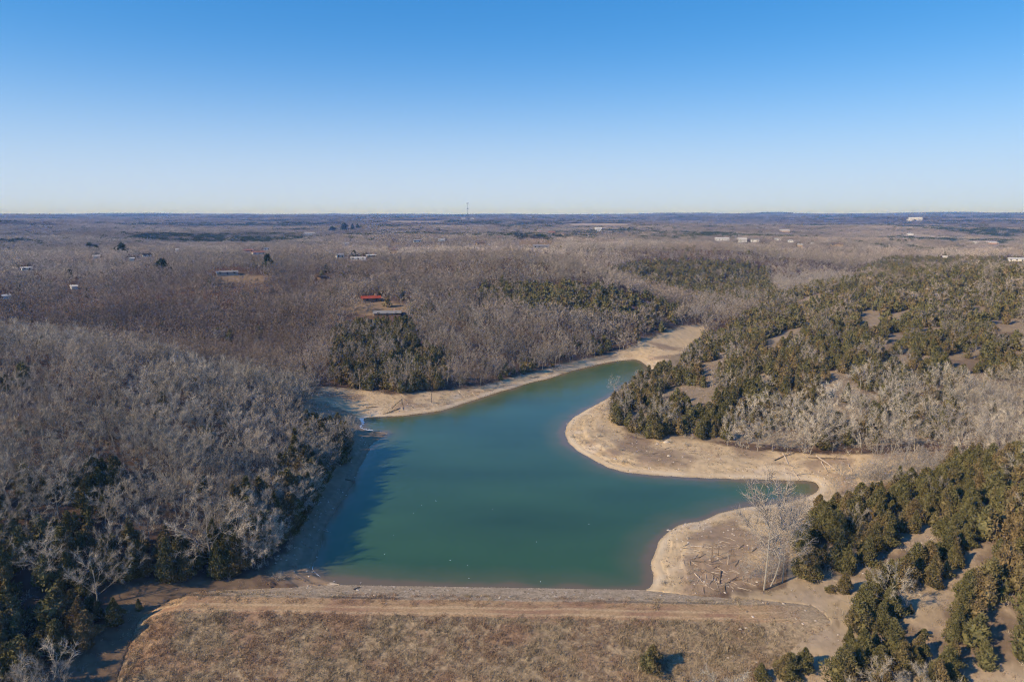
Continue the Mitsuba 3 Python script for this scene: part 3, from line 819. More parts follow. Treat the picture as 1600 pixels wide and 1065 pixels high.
tan_ = np.where(_shade_l, np.array([.33, .25, .18]) * (.5 + .7 * nA + .4 * strand)[:, None], tan_)  # left bank coloured darker, painting in the shade of the trees
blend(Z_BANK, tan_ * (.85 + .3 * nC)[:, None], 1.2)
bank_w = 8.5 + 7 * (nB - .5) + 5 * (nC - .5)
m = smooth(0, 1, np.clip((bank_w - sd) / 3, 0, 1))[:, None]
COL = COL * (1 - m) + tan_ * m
wet = (smooth(0.9, 0.1, sd) * (sd > -50))[:, None]
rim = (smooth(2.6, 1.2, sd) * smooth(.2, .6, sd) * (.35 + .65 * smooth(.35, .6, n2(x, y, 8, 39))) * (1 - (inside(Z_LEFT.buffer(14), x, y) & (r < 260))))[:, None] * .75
COL = COL * (1 - rim) + np.array([.70, .60, .45]) * rim
COL = COL * (1 - .2 * wet)
scene['soil'] = {'type': 'twosided', 'bsdf': {'type': 'diffuse', 'reflectance': {'type': 'mesh_attribute', 'name': 'vertex_color'}}}
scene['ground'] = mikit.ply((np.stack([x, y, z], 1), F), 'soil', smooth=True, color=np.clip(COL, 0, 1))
labels['ground'] = {'label': 'brown wooded hills and bare sandy banks around the lake', 'category': 'ground', 'kind': 'structure'}

# ------------------------------------------------------------------ lake
wx, wy = np.meshgrid(np.arange(-60, 92, 1.0), np.arange(104, 322, 1.0))
_sd = shore(wx.ravel(), wy.ravel()).reshape(wx.shape)
nr, na = wx.shape
i = np.arange(nr * na).reshape(nr, na)
F = np.stack([i[:-1, :-1], i[:-1, 1:], i[1:, 1:], i[1:, :-1]], -1)
keep = (np.minimum(np.minimum(_sd[:-1, :-1], _sd[1:, 1:]), np.minimum(_sd[:-1, 1:], _sd[1:, :-1])) < 1.2)
F = F[keep]
uvw = np.stack([np.clip(-_sd / 40, 0, 1).ravel(), np.zeros(wx.size)], 1)


def water_colour(p, n, uv):
    d = uv.x * 40 + 3.0 * (mikit.fbm(p.x / 6, p.y / 6, 3.0) - .5)
    deep = mikit.mix([.042, .104, .036], [.051, .108, .057], mikit.smoothstep(120, 230, p.y)) * (.72 + .5 * mikit.fbm(p.x / 30, p.y / 14, 5.0))
    shallow = mikit.mix([.17, .13, .075], [.10, .12, .055], mikit.smoothstep(.5, 3.0, d))
    return mikit.mix(shallow, deep, mikit.smoothstep(.6, 9, d))


scene['murky_water'] = {'type': 'bumpmap', 'arbitrary': mikit.proc(lambda p, n, uv: (.008 + .03 * mikit.smoothstep(.4, .65, mikit.fbm(p.x / 40, p.y / 22, 7.0))) * mikit.fbm(p.x / 1.1, p.y / .7, 0.0) + .006 * mikit.noise(p.x * 4, p.y * 6), eps=.05), 'scale': 1.0,
                        'bsdf': {'type': 'principled', 'base_color': mikit.proc(water_colour), 'roughness': 0.09, 'specular': 0.5}}
scene['lake_water'] = mikit.ply((np.stack([wx.ravel(), wy.ravel(), wx.ravel() * 0], 1), F), 'murky_water', smooth=True, uv=uvw)
labels['lake_water'] = {'label': 'calm green lake with a bay and a narrow upper arm', 'category': 'lake', 'kind': 'structure'}

# ------------------------------------------------------------------ the dam
dx, dy = np.meshgrid(np.arange(-78, 64, .4), np.arange(70, 116, .35))
pz, s_, q_ = dam_profile(dx, dy)
pz = pz + 0.18 * (n2(dx, dy, 1.6, 41) - .5) * smooth(-2.2, -3.6, q_) + .12 * (n2(dx, dy, .9, 42) - .5) * smooth(-2.2, -3.6, q_)
nz = natural(dx.ravel(), dy.ravel()).reshape(dx.shape)
nr, na = dx.shape
i = np.arange(nr * na).reshape(nr, na)
F = np.stack([i[:-1, :-1], i[:-1, 1:], i[1:, 1:], i[1:, :-1]], -1)
keep = (pz > nz - 0.4)
keep = keep[:-1, :-1] & keep[1:, 1:] & keep[:-1, 1:] & keep[1:, :-1]
F = F[keep]


def dam_colour(p, n, uv):
    s, q = (p.x - DAM_L[0]) * _ax[0] + (p.y - DAM_L[1]) * _ax[1], (p.x - DAM_L[0]) * _nx[0] + (p.y - DAM_L[1]) * _nx[1]
    a, b, c = mikit.fbm(p.x * 1.5, p.y * 1.5, p.z), mikit.fbm(p.x / 7, p.y / 4, 2.0), mikit.noise(p.x * 4, p.y * 4, p.z * 4)
    face = mikit.mix([.22, .168, .120], [.405, .325, .225], mikit.smoothstep(.25, .75, a))
    face = mikit.mix(face, [.29, .18, .125], .6 * mikit.smoothstep(.5, .75, b))
    top = mikit.mix([.47, .33, .20], [.37, .235, .155], mikit.smoothstep(.35, .65, b + .3 * (a - .5)))
    g = mikit.mix(face, top, mikit.smoothstep(-2.7, -2.1, q + .8 * (a - .5)))
    qq = q + .5 * (mikit.noise(s / 9, 0, 0) - .5) + .25 * (a - .5)
    for q0 in (-1.7, -.1):
        g = mikit.mix(g, [.58, .45, .29], .6 * mikit.smoothstep(.5, .15, dr.abs(qq - q0)) * mikit.smoothstep(.15, .5, mikit.fbm(p.x / 2.5, p.y * 2, 3.0)))
    up = mikit.mix([.56, .45, .32], [.45, .35, .24], mikit.smoothstep(.3, .7, a))
    up = mikit.mix(up, [.22, .17, .13], mikit.smoothstep(.9, .3, dr.abs(qq - 2.9)) * mikit.smoothstep(.2, .6, mikit.noise(s / 14, 3, 0)))
    g = mikit.mix(g, up, mikit.smoothstep(2.0, 2.6, qq))
    end = mikit.smoothstep(91, 101, s + 7 * (b - .5) + 3 * (a - .5))
    g = mikit.mix(g, mikit.mix([.37, .30, .23], [.46, .37, .25], a), end)
    return g * (.66 + .6 * c)


scene['dam_grass'] = {'type': 'twosided', 'bsdf': {'type': 'diffuse', 'reflectance': mikit.proc(dam_colour)}}
scene['dam'] = mikit.ply((np.stack([dx.ravel(), dy.ravel(), pz.ravel()], 1), F), 'dam_grass', smooth=True)
labels['dam'] = {'label': 'earth dam with dry grass, wheel tracks along its crest', 'category': 'dam', 'kind': 'structure'}
# ------------------------------------------------------------------ houses
def plain(name, c, rough=None):
    col = np.array(c)
    scene[name] = {'type': 'twosided', 'bsdf': {'type': 'diffuse', 'reflectance': mikit.proc(lambda p, n, uv: mi.Color3f(*map(float, col)) * (.85 + .3 * mikit.fbm(p.x * .6, p.y * .6, p.z * 1.4)))}}


for nm, c in dict(white_wall=(.70, .69, .66), brown_wall=(.20, .14, .10), grey_wall=(.34, .33, .32), pink_wall=(.50, .33, .26), tan_wall=(.52, .39, .25), blue_wall=(.42, .48, .54),
                  red_roof=(.34, .085, .06), grey_roof=(.27, .27, .28), dark_roof=(.07, .065, .065), red_brown_roof=(.30, .15, .11), pale_roof=(.58, .58, .57), brown_roof=(.20, .15, .12)).items():
    plain(nm, c)
scene['window_glass'] = {'type': 'principled', 'base_color': {'type': 'rgb', 'value': [.03, .035, .04]}, 'roughness': .08, 'specular': .6}
scene['window_glass'] = {'type': 'twosided', 'bsdf': scene['window_glass']}


def box(x0, x1, y0, y1, z0, z1):
    v = np.array([[a, b, c] for a in (x0, x1) for b in (y0, y1) for c in (z0, z1)], float)
    return v, np.array([[0, 1, 3, 2], [4, 6, 7, 5], [0, 4, 5, 1], [2, 3, 7, 6], [0, 2, 6, 4], [1, 5, 7, 3]])[:, ::-1]


def hull(*pts):
    import trimesh
    h = trimesh.convex.convex_hull(np.array(pts, float))
    return np.array(h.vertices), np.array(h.faces)


def house(k):
    u, v, wp, hp, wall, roof, turn, yard, lab = HOUSES[k]
    (x, y), ln = _hb[k], HOUSE_AT[k][2]
    d = math.hypot(x, y)
    hh = max(2.6, .74 * hp * d / FPX)
    dp = min(max(ln * .55, 6.0), 11.0)
    z = float(height(x, y)[0])
    a = -math.degrees(math.atan2(x, y)) + turn
    m = T().translate([x, y, z]).rotate([0, 0, 1], a)
    key = numbered('house' if 'shed' not in lab else 'shed')
    def part(name, vf, b):
        scene[name] = mikit.ply(vf, b, to_world=m)
        return name
    wh = hh * .62
    part(f'{key}__wall', box(-ln / 2, ln / 2, -dp / 2, dp / 2, -2.5, wh), wall)
    o = .5
    part(f'{key}__roof', hull([-ln / 2 - o, -dp / 2 - o, wh + .01], [ln / 2 + o, -dp / 2 - o, wh + .01], [-ln / 2 - o, dp / 2 + o, wh + .01], [ln / 2 + o, dp / 2 + o, wh + .01],
         [-ln / 2 - o, -dp / 2 - o, wh + .2], [ln / 2 + o, -dp / 2 - o, wh + .2], [-ln / 2 - o, dp / 2 + o, wh + .2], [ln / 2 + o, dp / 2 + o, wh + .2], [-ln / 2 - o, 0, hh], [ln / 2 + o, 0, hh]), roof)
    if wp >= 9:
        n = max(2, min(5, int(ln / 4)))
        rows = 2 if wh > 5 else 1
        q = 0
        for r_ in range(rows):
            for i in range(n):
                cx, z0 = -ln / 2 + ln * (i + .5) / n, .9 + r_ * wh / rows
                if r_ == 0 and i == n // 2:
                    part(f'{key}__door', box(cx - .5, cx + .5, -dp / 2 - .06, -dp / 2 + .02, 0, 2.1), 'dark_roof')
                    continue
                part(f'{key}__window' + (f'_{q:03d}' if q else ''), box(cx - .65, cx + .65, -dp / 2 - .05, -dp / 2 + .02, z0, z0 + 1.3), 'window_glass')
                q += 1
        if wp >= 14:
            scene[f'{key}__roof__chimney'] = mikit.ply(box(ln * .22, ln * .22 + .9, -.45, .45, hh - 1.2, hh + .9), 'pink_wall', to_world=m)
    labels[key] = {'label': lab, 'category': 'shed' if 'shed' in lab else 'house'}


for k in range(len(HOUSES)):
    house(k)

# ------------------------------------------------------------------ the radio mast on the skyline
plain('galvanised', (.16, .17, .19))
(mx, my), = ground([(731, 343)])
md = math.hypot(mx, my)
mz = float(height(mx, my)[0])
mh = CAM_H + (335 - 317.5) * md / FPX - mz
mm = T().translate([mx, my, mz])
pm = Mesh(); pm.add(tube([[0, 0, -2], [0, 0, mh]], [1.5, .8], 8))
scene['radio_mast__pole'] = mikit.ply((np.vstack(pm.v), np.vstack(pm.f)), 'galvanised', to_world=mm)
for q, zz in enumerate((mh - 2, mh * .66)):
    for j in range(3):
        a = math.radians(120 * j + 20 + 30 * q)
        r_ = 3.6
        vf = box(-.35, .35, -2.6, 2.6, -2.0, 2.0)
        n_ = q * 3 + j
        scene['radio_mast__antenna_panel' + (f'_{n_:03d}' if n_ else '')] = mikit.ply(vf, 'galvanised', to_world=T().translate([mx + r_ * math.cos(a), my + r_ * math.sin(a), mz + zz]).rotate([0, 0, 1], math.degrees(a)))
    pm = Mesh()
    for j in range(3):
        a = math.radians(120 * j + 20 + 30 * q)
        pm.add(tube([[0, 0, zz], [3.5 * math.cos(a), 3.5 * math.sin(a), zz]], [.4, .35], 5))
    scene['radio_mast__bracket' + (f'_{q:03d}' if q else '')] = mikit.ply((np.vstack(pm.v), np.vstack(pm.f)), 'galvanised', to_world=mm)
labels['radio_mast'] = {'label': 'tall grey radio mast with antenna panels on the skyline', 'category': 'radio mast'}

# ------------------------------------------------------------------ fallen timber, snags and boulders on the bare banks
def wood_colour(base):
    return {'type': 'twosided', 'bsdf': {'type': 'diffuse', 'reflectance': mikit.proc(lambda p, n, uv: mi.Color3f(*base) * (.7 + .6 * mikit.fbm(p.x * 2, p.y * 2, p.z * 2)))}}


scene['bleached_wood'], scene['dark_wood'], scene['pale_stone'] = wood_colour((.50, .43, .36)), wood_colour((.21, .17, .14)), wood_colour((.58, .52, .46))
scene['drift_stone'] = wood_colour((.22, .18, .15))


def log(p, q, r, mat, lab, seed, stubs=3, name='fallen_log', cat='log'):
    g = np.random.default_rng(seed)
    (x0, y0), (x1, y1) = ground([p, q])
    a, b = np.array([x0, y0, float(height(x0, y0)[0]) + r * .8]), np.array([x1, y1, float(height(x1, y1)[0]) + r * .6])
    if b[2] < .05 + r: b[2] = .05 + r * .5
    key = numbered(name)
    t = np.linspace(0, 1, 6)[:, None]
    L = np.linalg.norm(b - a)
    r = r * .75
    path = a + (b - a) * t + g.normal(size=(6, 3)) * [.02 * L, .02 * L, .004 * L] * np.sin(np.pi * t)
    m = Mesh(); m.add(tube(path, r * (1 - .6 * t[:, 0]), 7))
    scene[f'{key}__trunk'] = mikit.ply((np.vstack(m.v), np.vstack(m.f)), mat, smooth=50)
    for j in range(stubs):
        s = .45 + .5 * (j + g.uniform()) / max(stubs, 1)
        p0 = a + (b - a) * s
        dd = unit(unit(b - a) * .6 + g.normal(size=3) * .6 + [0, 0, .45])
        Lb = L * g.uniform(.1, .22)
        m = Mesh(); m.add(tube(np.stack([p0, p0 + dd * Lb * .6, p0 + dd * Lb + [0, 0, -.05 * Lb]]), [r * .4, r * .25, r * .08], 5))
        scene[f'{key}__branch' + (f'_{j:03d}' if j else '')] = mikit.ply((np.vstack(m.v), np.vstack(m.f)), mat)
    labels[key] = {'label': lab, 'category': cat}


LOGS = [
    ((1223, 710), (1249, 751), .30, 'bleached_wood', 'long bleached log lying down the bank to the tip of the bay'),
    ((1275, 715), (1318, 747), .26, 'bleached_wood', 'bleached log slanting down the bank right of the longest one'),
    ((1283, 724), (1294, 743), .2, 'bleached_wood', 'short pale log crossing under the slanting bleached log'),
    ((1262, 716), (1322, 721), .2, 'dark_wood', 'dark log lying along the top of the bank above the bay'),
    ((1210, 722), (1246, 708), .18, 'dark_wood', 'dark thin log beside the upper end of the longest bleached log'),
    ((1325, 727), (1337, 746), .18, 'bleached_wood', 'small pale log farthest right on the bay bank'),
    ((1322, 752), (1370, 772), .16, 'bleached_wood', 'thin pale log near the closed end of the bay'),
    ((625, 640), (598, 650), .22, 'dark_wood', 'dark drift log on the cove shore left of the driftwood pile'),
    ((628, 624), (612, 641), .2, 'dark_wood', 'left leaning limb of the driftwood pile by the cove'),
    ((627, 625), (630, 643), .2, 'dark_wood', 'upright middle limb of the driftwood pile by the cove'),
    ((632, 624), (646, 641), .2, 'dark_wood', 'right leaning limb of the driftwood pile by the cove'),
    ((572, 640), (590, 636), .2, 'dark_wood', 'grey driftwood trunk near the cove head'),
    ((716, 613), (727, 620), .2, 'bleached_wood', 'pale log on the shore right of the dead standing trunk'),
    ((738, 616), (748, 624), .18, 'bleached_wood', 'second pale log farther along the shore right of the dead trunk'),
    ((1078, 857), (1128, 861), .18, 'bleached_wood', 'uppermost pale log on the beach right of the dam'),
    ((1078, 881), (1102, 879), .2, 'dark_wood', 'dark log in the middle of the beach right of the dam'),
    ((1092, 876), (1102, 868), .16, 'dark_wood', 'short dark log leaning on the dark beach log'),
    ((1098, 894), (1126, 912), .22, 'dark_wood', 'dark forked branch lying on the beach below the snags'),
    ((1126, 898), (1124, 918), .2, 'dark_wood', 'dark branch beside the forked one on the beach'),
    ((1132, 914), (1152, 905), .16, 'dark_wood', 'thin dark stick pointing right on the beach'),
    ((1085, 897), (1108, 918), .14, 'bleached_wood', 'thin pale stick left of the dark forked branch'),
    ((553, 924), (563, 917), .15, 'dark_wood', 'dark stick lying on the upstream edge of the dam'),
    ((462, 905), (476, 909), .15, 'dark_wood', 'dark stick at the left corner of the dam'),
    ((540, 750), (556, 757), .2, 'dark_wood', 'log in the shade on the left shore'),
    ((521, 838), (505, 832), .18, 'bleached_wood', 'pale log on the shaded left shore near the dam'),
]
for k, (p, q, r_, mat, lab) in enumerate(LOGS):
    log(p, q, r_, mat, lab, 500 + k, stubs=4 + k % 3)


def snag(p, hpx, lab, seed, mat='dark_wood'):
    g = np.random.default_rng(seed)
    (x, y), = ground([p])
    z = float(height(x, y)[0])
    h = hpx * math.hypot(x, y, CAM_H) / FPX / .9
    key = numbered('dead_trunk')
    m = Mesh(); m.add(tube([[0, 0, -.4], [.02 * h, 0, h * .5], [.05 * h * g.normal(), .04 * h, h]], [.024 * h + .03, .017 * h + .025, .02], 7))
    scene[f'{key}__trunk'] = mikit.ply((np.vstack(m.v), np.vstack(m.f)), mat, smooth=50, to_world=T().translate([x, y, z]))
    for j in range(2):
        dd = unit(g.normal(size=3) * [1, 1, .2] + [0, 0, .7])
        b = np.array([.02 * h, 0, h * (.5 + .25 * j)])
        m = Mesh(); m.add(tube(np.stack([b, b + dd * h * .2]), [.05, .015], 5))
        scene[f'{key}__branch' + (f'_{j:03d}' if j else '')] = mikit.ply((np.vstack(m.v), np.vstack(m.f)), mat, to_world=T().translate([x, y, z]))
    labels[key] = {'label': lab, 'category': 'dead tree'}


snag((674, 631), 20, 'dead broken trunk standing on the shore right of the driftwood pile', 601)
snag((1111, 882), 27, 'tallest of the three dead snags on the beach right of the dam', 602)
snag((1122, 872), 13, 'short dead snag just right of the tallest one on the beach', 603)
snag((1137, 882), 17, 'dead snag nearest the thicket on the beach', 604, 'bleached_wood')


def boulder(p, s, lab, seed):
    import trimesh
    (x, y), = ground([p])
    b = trimesh.creation.icosphere(subdivisions=3)
    v = np.array(b.vertices)
    v = v * (1 + .5 * (meshkit.fbm(v * 1.6 + seed, 3, seed) - .5))[:, None] * np.array([1, .8, .6]) * s
    key = numbered('boulder')
    scene[key] = mikit.ply((v, np.array(b.faces)), 'pale_stone', smooth=30, to_world=T().translate([x, y, float(height(x, y)[0]) + .1 * s]))
    labels[key] = {'label': lab, 'category': 'rock'}


boulder((1041, 694), .8, 'largest pale boulder at the foot of the cedars on the point', 1)
boulder((1027, 696), .5, 'pale boulder left of the largest one on the point', 2)
boulder((1045, 713), .5, 'flat pale stone lower down the point', 3)
boulder((1044, 831), .35, 'small white stone at the waterline near the dam beach', 4)
boulder((886, 663), .3, 'small white stone on the tip of the point', 5)
boulder((961, 720), .45, 'dark-edged stone on the lower bank of the point', 6)

# ------------------------------------------------------------------ white rims of ice and floating flecks
scene['ice'] = {'type': 'principled', 'base_color': mikit.proc(lambda p, n, uv: mi.Color3f(.78, .80, .82) * (.8 + .3 * mikit.fbm(p.x * 2, p.y * 2, 0.0))), 'roughness': .35, 'specular': .4}
scene['ice'] = {'type': 'twosided', 'bsdf': scene['ice']}


def ice_rim(p, q, width, lab):
    a, b = at(*p), at(*q)
    ring = np.array(LAKE.exterior.coords)[:-1]
    i, j = np.argmin(np.linalg.norm(ring - a, axis=1)), np.argmin(np.linalg.norm(ring - b, axis=1))
    n = len(ring)
    s = (j - i) % n
    idx = (i + np.arange(s + 1)) % n if s < n / 2 else (j + np.arange((i - j) % n + 1)) % n
    pts = resample(ring[idx], .25, closed=False)
    t = np.gradient(pts, axis=0); t /= np.linalg.norm(t, axis=1, keepdims=True)
    nn = np.stack([-t[:, 1], t[:, 0]], 1)
    if not LAKE.contains(shapely.Point(pts[len(pts) // 2] + nn[len(pts) // 2] * .4)): nn = -nn
    f = np.sin(np.linspace(0, np.pi, len(pts)))[:, None] ** .5
    w0 = width * f * (.12 + 1.5 * smooth(.3, .65, n2(pts[:, 0], pts[:, 1], .9, 71))[:, None])
    lo, hi = pts - nn * w0 * .55, pts + nn * w0 * .45
    zt = lambda c: np.maximum(.05, height(c[:, 0], c[:, 1]) + .03)
    m = len(pts)
    v = np.vstack([np.c_[lo, zt(lo)], np.c_[hi, zt(hi)], np.c_[hi, zt(hi) - .07]])
    k = np.arange(m - 1)
    F = np.vstack([np.stack([k, k + 1, m + k + 1, m + k], 1), np.stack([m + k, m + k + 1, 2 * m + k + 1, 2 * m + k], 1)])
    key = numbered('shore_ice')
    scene[key] = mikit.ply((v, F), 'ice', smooth=30)
    labels[key] = {'label': lab, 'category': 'ice'}


ice_rim((578, 651), (566, 668), .9, 'white ice rim round the head of the cove')
ice_rim((563, 667), (592, 673), 1.0, 'white ice rim along the lower edge of the cove')
ice_rim((488, 884), (499, 902), .15, 'white ice rim at the left corner of the dam')
g = np.random.default_rng(91)
FLECKS = [(658, 789), (663, 787), (681, 782), (688, 781), (646, 802), (760, 785), (770, 796), (579, 863), (601, 865), (636, 826), (703, 875), (708, 902), (564, 910), (702, 900), (733, 903), (856, 850), (844, 908), (928, 809), (920, 818), (1004, 845),
          (615, 836), (670, 882), (730, 883), (640, 800), (838, 846), (949, 866), (680, 1)][:-1]
for u, v in FLECKS[::2]:
    x, y = at(u, v)
    a = np.sort(g.uniform(0, 6.28, 7))
    r_ = g.uniform(.05, .11, 7)
    v3 = np.vstack([np.c_[x + r_ * 1.5 * np.cos(a), y + r_ * np.sin(a), np.full(7, .05)], np.c_[x + r_ * 1.5 * np.cos(a), y + r_ * np.sin(a), np.full(7, -.03)], [[x, y, .06]]])
    i = np.arange(7); j = (i + 1) % 7
    F = np.vstack([np.stack([i, j, i * 0 + 14], 1), np.stack([i + 7, j + 7, j], 1), np.stack([i + 7, j, i], 1)])
    key = numbered('ice_fleck')
    scene[key] = mikit.ply((v3, F), 'ice')
    labels[key] = {'label': 'small white ice fleck floating on the green lake', 'category': 'ice', 'group': 'ice flecks floating on the lake'}

# ------------------------------------------------------------------ single trees that stand apart
def single(name, model, p, hpx, lab, mat_h, wide=1.0, cat='tree', lean=0.0):
    (x, y), = ground([p])
    z = float(height(x, y)[0])
    h = hpx * math.hypot(x, y, CAM_H - z) / FPX / .92
    s = h / mat_h
    key = numbered(name)
    c, s_ = math.cos(p[0]), math.sin(p[0])
    instance(key, model, T(np.array([[c * s * wide, -s_ * s * wide, lean * s, x], [s_ * s * wide, c * s * wide, 0, y], [0, 0, s, z - .1], [0, 0, 0, 1.0]])))
    labels[key] = {'label': lab, 'category': cat}


B, P, C = NEAR_BARE, NEAR_PALE, NEAR_CEDAR
for a in (
    ('pale_tree', 'shore_tree_model', (1193, 925), 160, 'tallest whitish leafless tree standing against the water right of the dam', 14, .85),
    ('pale_tree', P[1], (1203, 922), 110, 'slim white leaning tree right beside the tallest whitish tree', 14, 1.0, 'tree', .28),
    ('pale_tree', P[0], (1222, 914), 95, 'whitish leafless tree at the left end of the cedars right of the dam', 14),
    ('bare_tree', B[4], (330, 893), 92, 'broad leafless tree with pale limbs at the left corner above the dam', 11, 1.1),
    ('bare_tree', B[1], (410, 866), 60, 'leafless tree alone at the edge of the shade by the left shore', 11),
    ('pale_tree', P[0], (523, 716), 56, 'whitish leafless tree on the left shore below the cove', 14),
    ('pale_tree', P[1], (549, 702), 48, 'slim whitish tree nearest the sandbar of the cove', 14),
    ('pale_tree', P[1], (1372, 756), 55, 'slender white tree at the end of the bay, left of a taller one', 14, .7),
    ('pale_tree', P[1], (1408, 746), 60, 'tallest slender white tree behind the end of the bay', 14, .7),
    ('pale_tree', P[2], (960, 617), 28, 'small pale tree at the water on the tip of the point', 14, 1.2),
    ('pale_tree', P[0], (976, 655), 42, 'whitish leafless tree at the left edge of the wood on the point', 14),
    ('pale_tree', P[2], (1168, 694), 52, 'whitish forked tree at the edge of the wood above the bay', 14),
    ('cedar_tree', C[1], (1017, 1058), 38, 'low cedar bush alone on the dam face at the bottom edge', 7, 1.1, 'tree'),
    ('cedar_tree', C[3], (1228, 1060), 34, 'cedar bush right of the dam face near the bottom edge', 7, 1.2),
    ('cedar_tree', C[0], (1256, 1051), 34, 'cedar bush with a clear shadow right of its twin near the bottom edge', 7, 1.1),
    ('cedar_tree', C[4], (1190, 1066), 24, 'lowest cedar bush cut by the bottom edge right of the dam', 7, 1.2),
    ('cedar_tree', C[2], (1458, 919), 40, 'lone cedar in the clearing with its shadow on bare soil', 7, 1.1),
    ('cedar_tree', C[5], (1421, 962), 12, 'tiny cedar bush in the middle of the pale clearing', 7, 1.3),
    ('cedar_tree', C[3], (1441, 1000), 12, 'tiny cedar bush low in the pale clearing', 7, 1.3),
    ('cedar_tree', C[3], (1297, 926), 10, 'small low bush on the bare ground right of the dam', 7, 1.8),
    ('cedar_tree', C[0], (1434, 1030), 34, 'cedar standing at the lower rim of the clearing', 7, 1.0),
    ('cedar_tree', C[5], (180, 978), 34, 'lone cedar in the shaded hollow left of the dam', 7, 1.2),
    ('cedar_tree', C[2], (218, 962), 16, 'small cedar at the edge of the shadow left of the dam', 7, 1.0),
    ('cedar_tree', C[2], (265, 915), 58, 'bronze pointed cedar at the front of the wood left of the dam', 7, .9),
):
    single(*a)
for k, (nm, t, c) in enumerate((('pine_model_0', *cedar(380, 14, fat=.34, n=500, size=1.3, fullness=.5)), ('pine_model_1', *cedar(381, 16, fat=.26, n=500, size=1.3, fullness=.7)))):
    shapegroup(nm, t, c, 'pine_leaf')
for p, hp, w, lab, k in (
    ((419, 426), 25, 1.0, 'tall dark green pine standing out left of centre', 1), ((253, 429), 20, 1.0, 'dark green pine in the left woods above the pale trees', 0), ((262, 431), 16, .9, 'smaller dark pine touching the pine in the left woods', 0),
    ((190, 402), 18, 1.0, 'dark pine right of the pair on the left hilltop', 0), ((143, 398), 15, 1.0, 'left pine of the pair on the left hilltop', 0), ((152, 400), 14, 1.0, 'right pine of the pair on the left hilltop', 1),
    ((110, 436), 11, 1.0, 'dark round evergreen in the far left woods', 0), ((539, 362), 12, 1.2, 'largest dark pine of the row beyond the long white building', 0), ((520, 364), 9, 1.4, 'green pine left in the row beyond the long white building', 0),
    ((551, 361), 10, 1.0, 'dark pine right in the row beyond the long white building', 1), ((559, 360), 9, 1.0, 'last dark pine of the row beyond the long white building', 1), ((553, 402), 10, 1.1, 'round dark tree between the white houses left of centre', 0),
    ((510, 426), 12, 1.2, 'dark evergreen just above the dark shed', 0), ((805, 373), 9, 1.3, 'dark evergreen left of the tan field', 0), ((815, 373), 8, 1.2, 'second evergreen left of the tan field', 1),
    ((865, 375), 9, 1.1, 'green evergreen at the right end of the tan field', 0), ((876, 375), 8, 1.2, 'dark evergreen beside the second tan house', 0), ((887, 375), 7, 1.3, 'last dark evergreen right of the tan field', 0),
    ((984, 362), 6, 1.4, 'round evergreen far right of the tall white house', 0), ((1275, 374), 6, 1.5, 'dark evergreen in the right-hand woods', 0), ((1393, 381), 7, 1.3, 'left evergreen of the far right trio', 0),
    ((1404, 383), 7, 1.4, 'middle evergreen of the far right trio', 0), ((1414, 383), 7, 1.2, 'right evergreen of the far right trio', 1)):
    single('pine_tree', f'pine_model_{k}', p, hp, lab, (14, 16)[k], w)

# ------------------------------------------------------------------ shrubs, brush and dry grass
def shrub_mesh(seed, n, H, w):
    g = np.random.default_rng(seed)
    b = g.normal(size=(n, 3)) * [.22, .22, 0] * H + [0, 0, -.05]
    d = unit(g.normal(size=(n, 3)) * .55 + np.array([0, 0, .75]))
    m = Mesh(); m.add(slivers(b + d * H * g.uniform(0, .5, (n, 1)), d, H * g.uniform(.4, .9, n), w, g), 0.0)
    return m


def tussock(seed, n, H, w):
    g = np.random.default_rng(seed)
    b = g.normal(size=(n, 3)) * [.3, .3, 0]
    d = unit(g.normal(size=(n, 3)) * .5 + np.array([0.25, 0, .7]))
    m = Mesh(); m.add(slivers(b, d, H * g.uniform(.5, 1.1, n), w, g), 0.0)
    return m


def straw_colour(p, n, uv):
    a, b = mikit.noise(p.x * 2.3, p.y * 2.3, 1.0), mikit.fbm(p.x / 6, p.y / 6, 3.0)
    c = mikit.mix([.19, .15, .10], [.54, .45, .31], a)
    return mikit.mix(c, [.33, .215, .15], .75 * mikit.smoothstep(.45, .65, b))


scene['straw'] = {'type': 'twosided', 'bsdf': {'type': 'diffuse', 'reflectance': mikit.proc(straw_colour)}}
for k in range(3):
    shapegroup1(f'shrub_model_{k}', shrub_mesh(700 + k, 150, 1.3, .035), 'bark')
    shapegroup1(f'brush_model_{k}', shrub_mesh(710 + k, 34, 1.5, .07), 'bark')
    shapegroup1(f'tussock_model_{k}', tussock(720 + k, 22, .62, .055), 'straw')


def scatter(name, x, y, models, smin, smax, lab, cat):
    z = height(x, y)
    for k in range(len(x)):
        s, rz = RNG.uniform(smin, smax), RNG.uniform(0, 6.28)
        c, s_ = math.cos(rz) * s, math.sin(rz) * s
        counts[name] = counts.get(name, 0) + 1
        instance(f'{name}__{counts[name]:03d}', models[k % len(models)], T(np.array([[c, -s_, 0, x[k]], [s_, c, 0, y[k]], [0, 0, s, z[k] - .02], [0, 0, 0, 1.0]])))
    labels[name] = {'label': lab, 'category': cat, 'kind': 'stuff'}


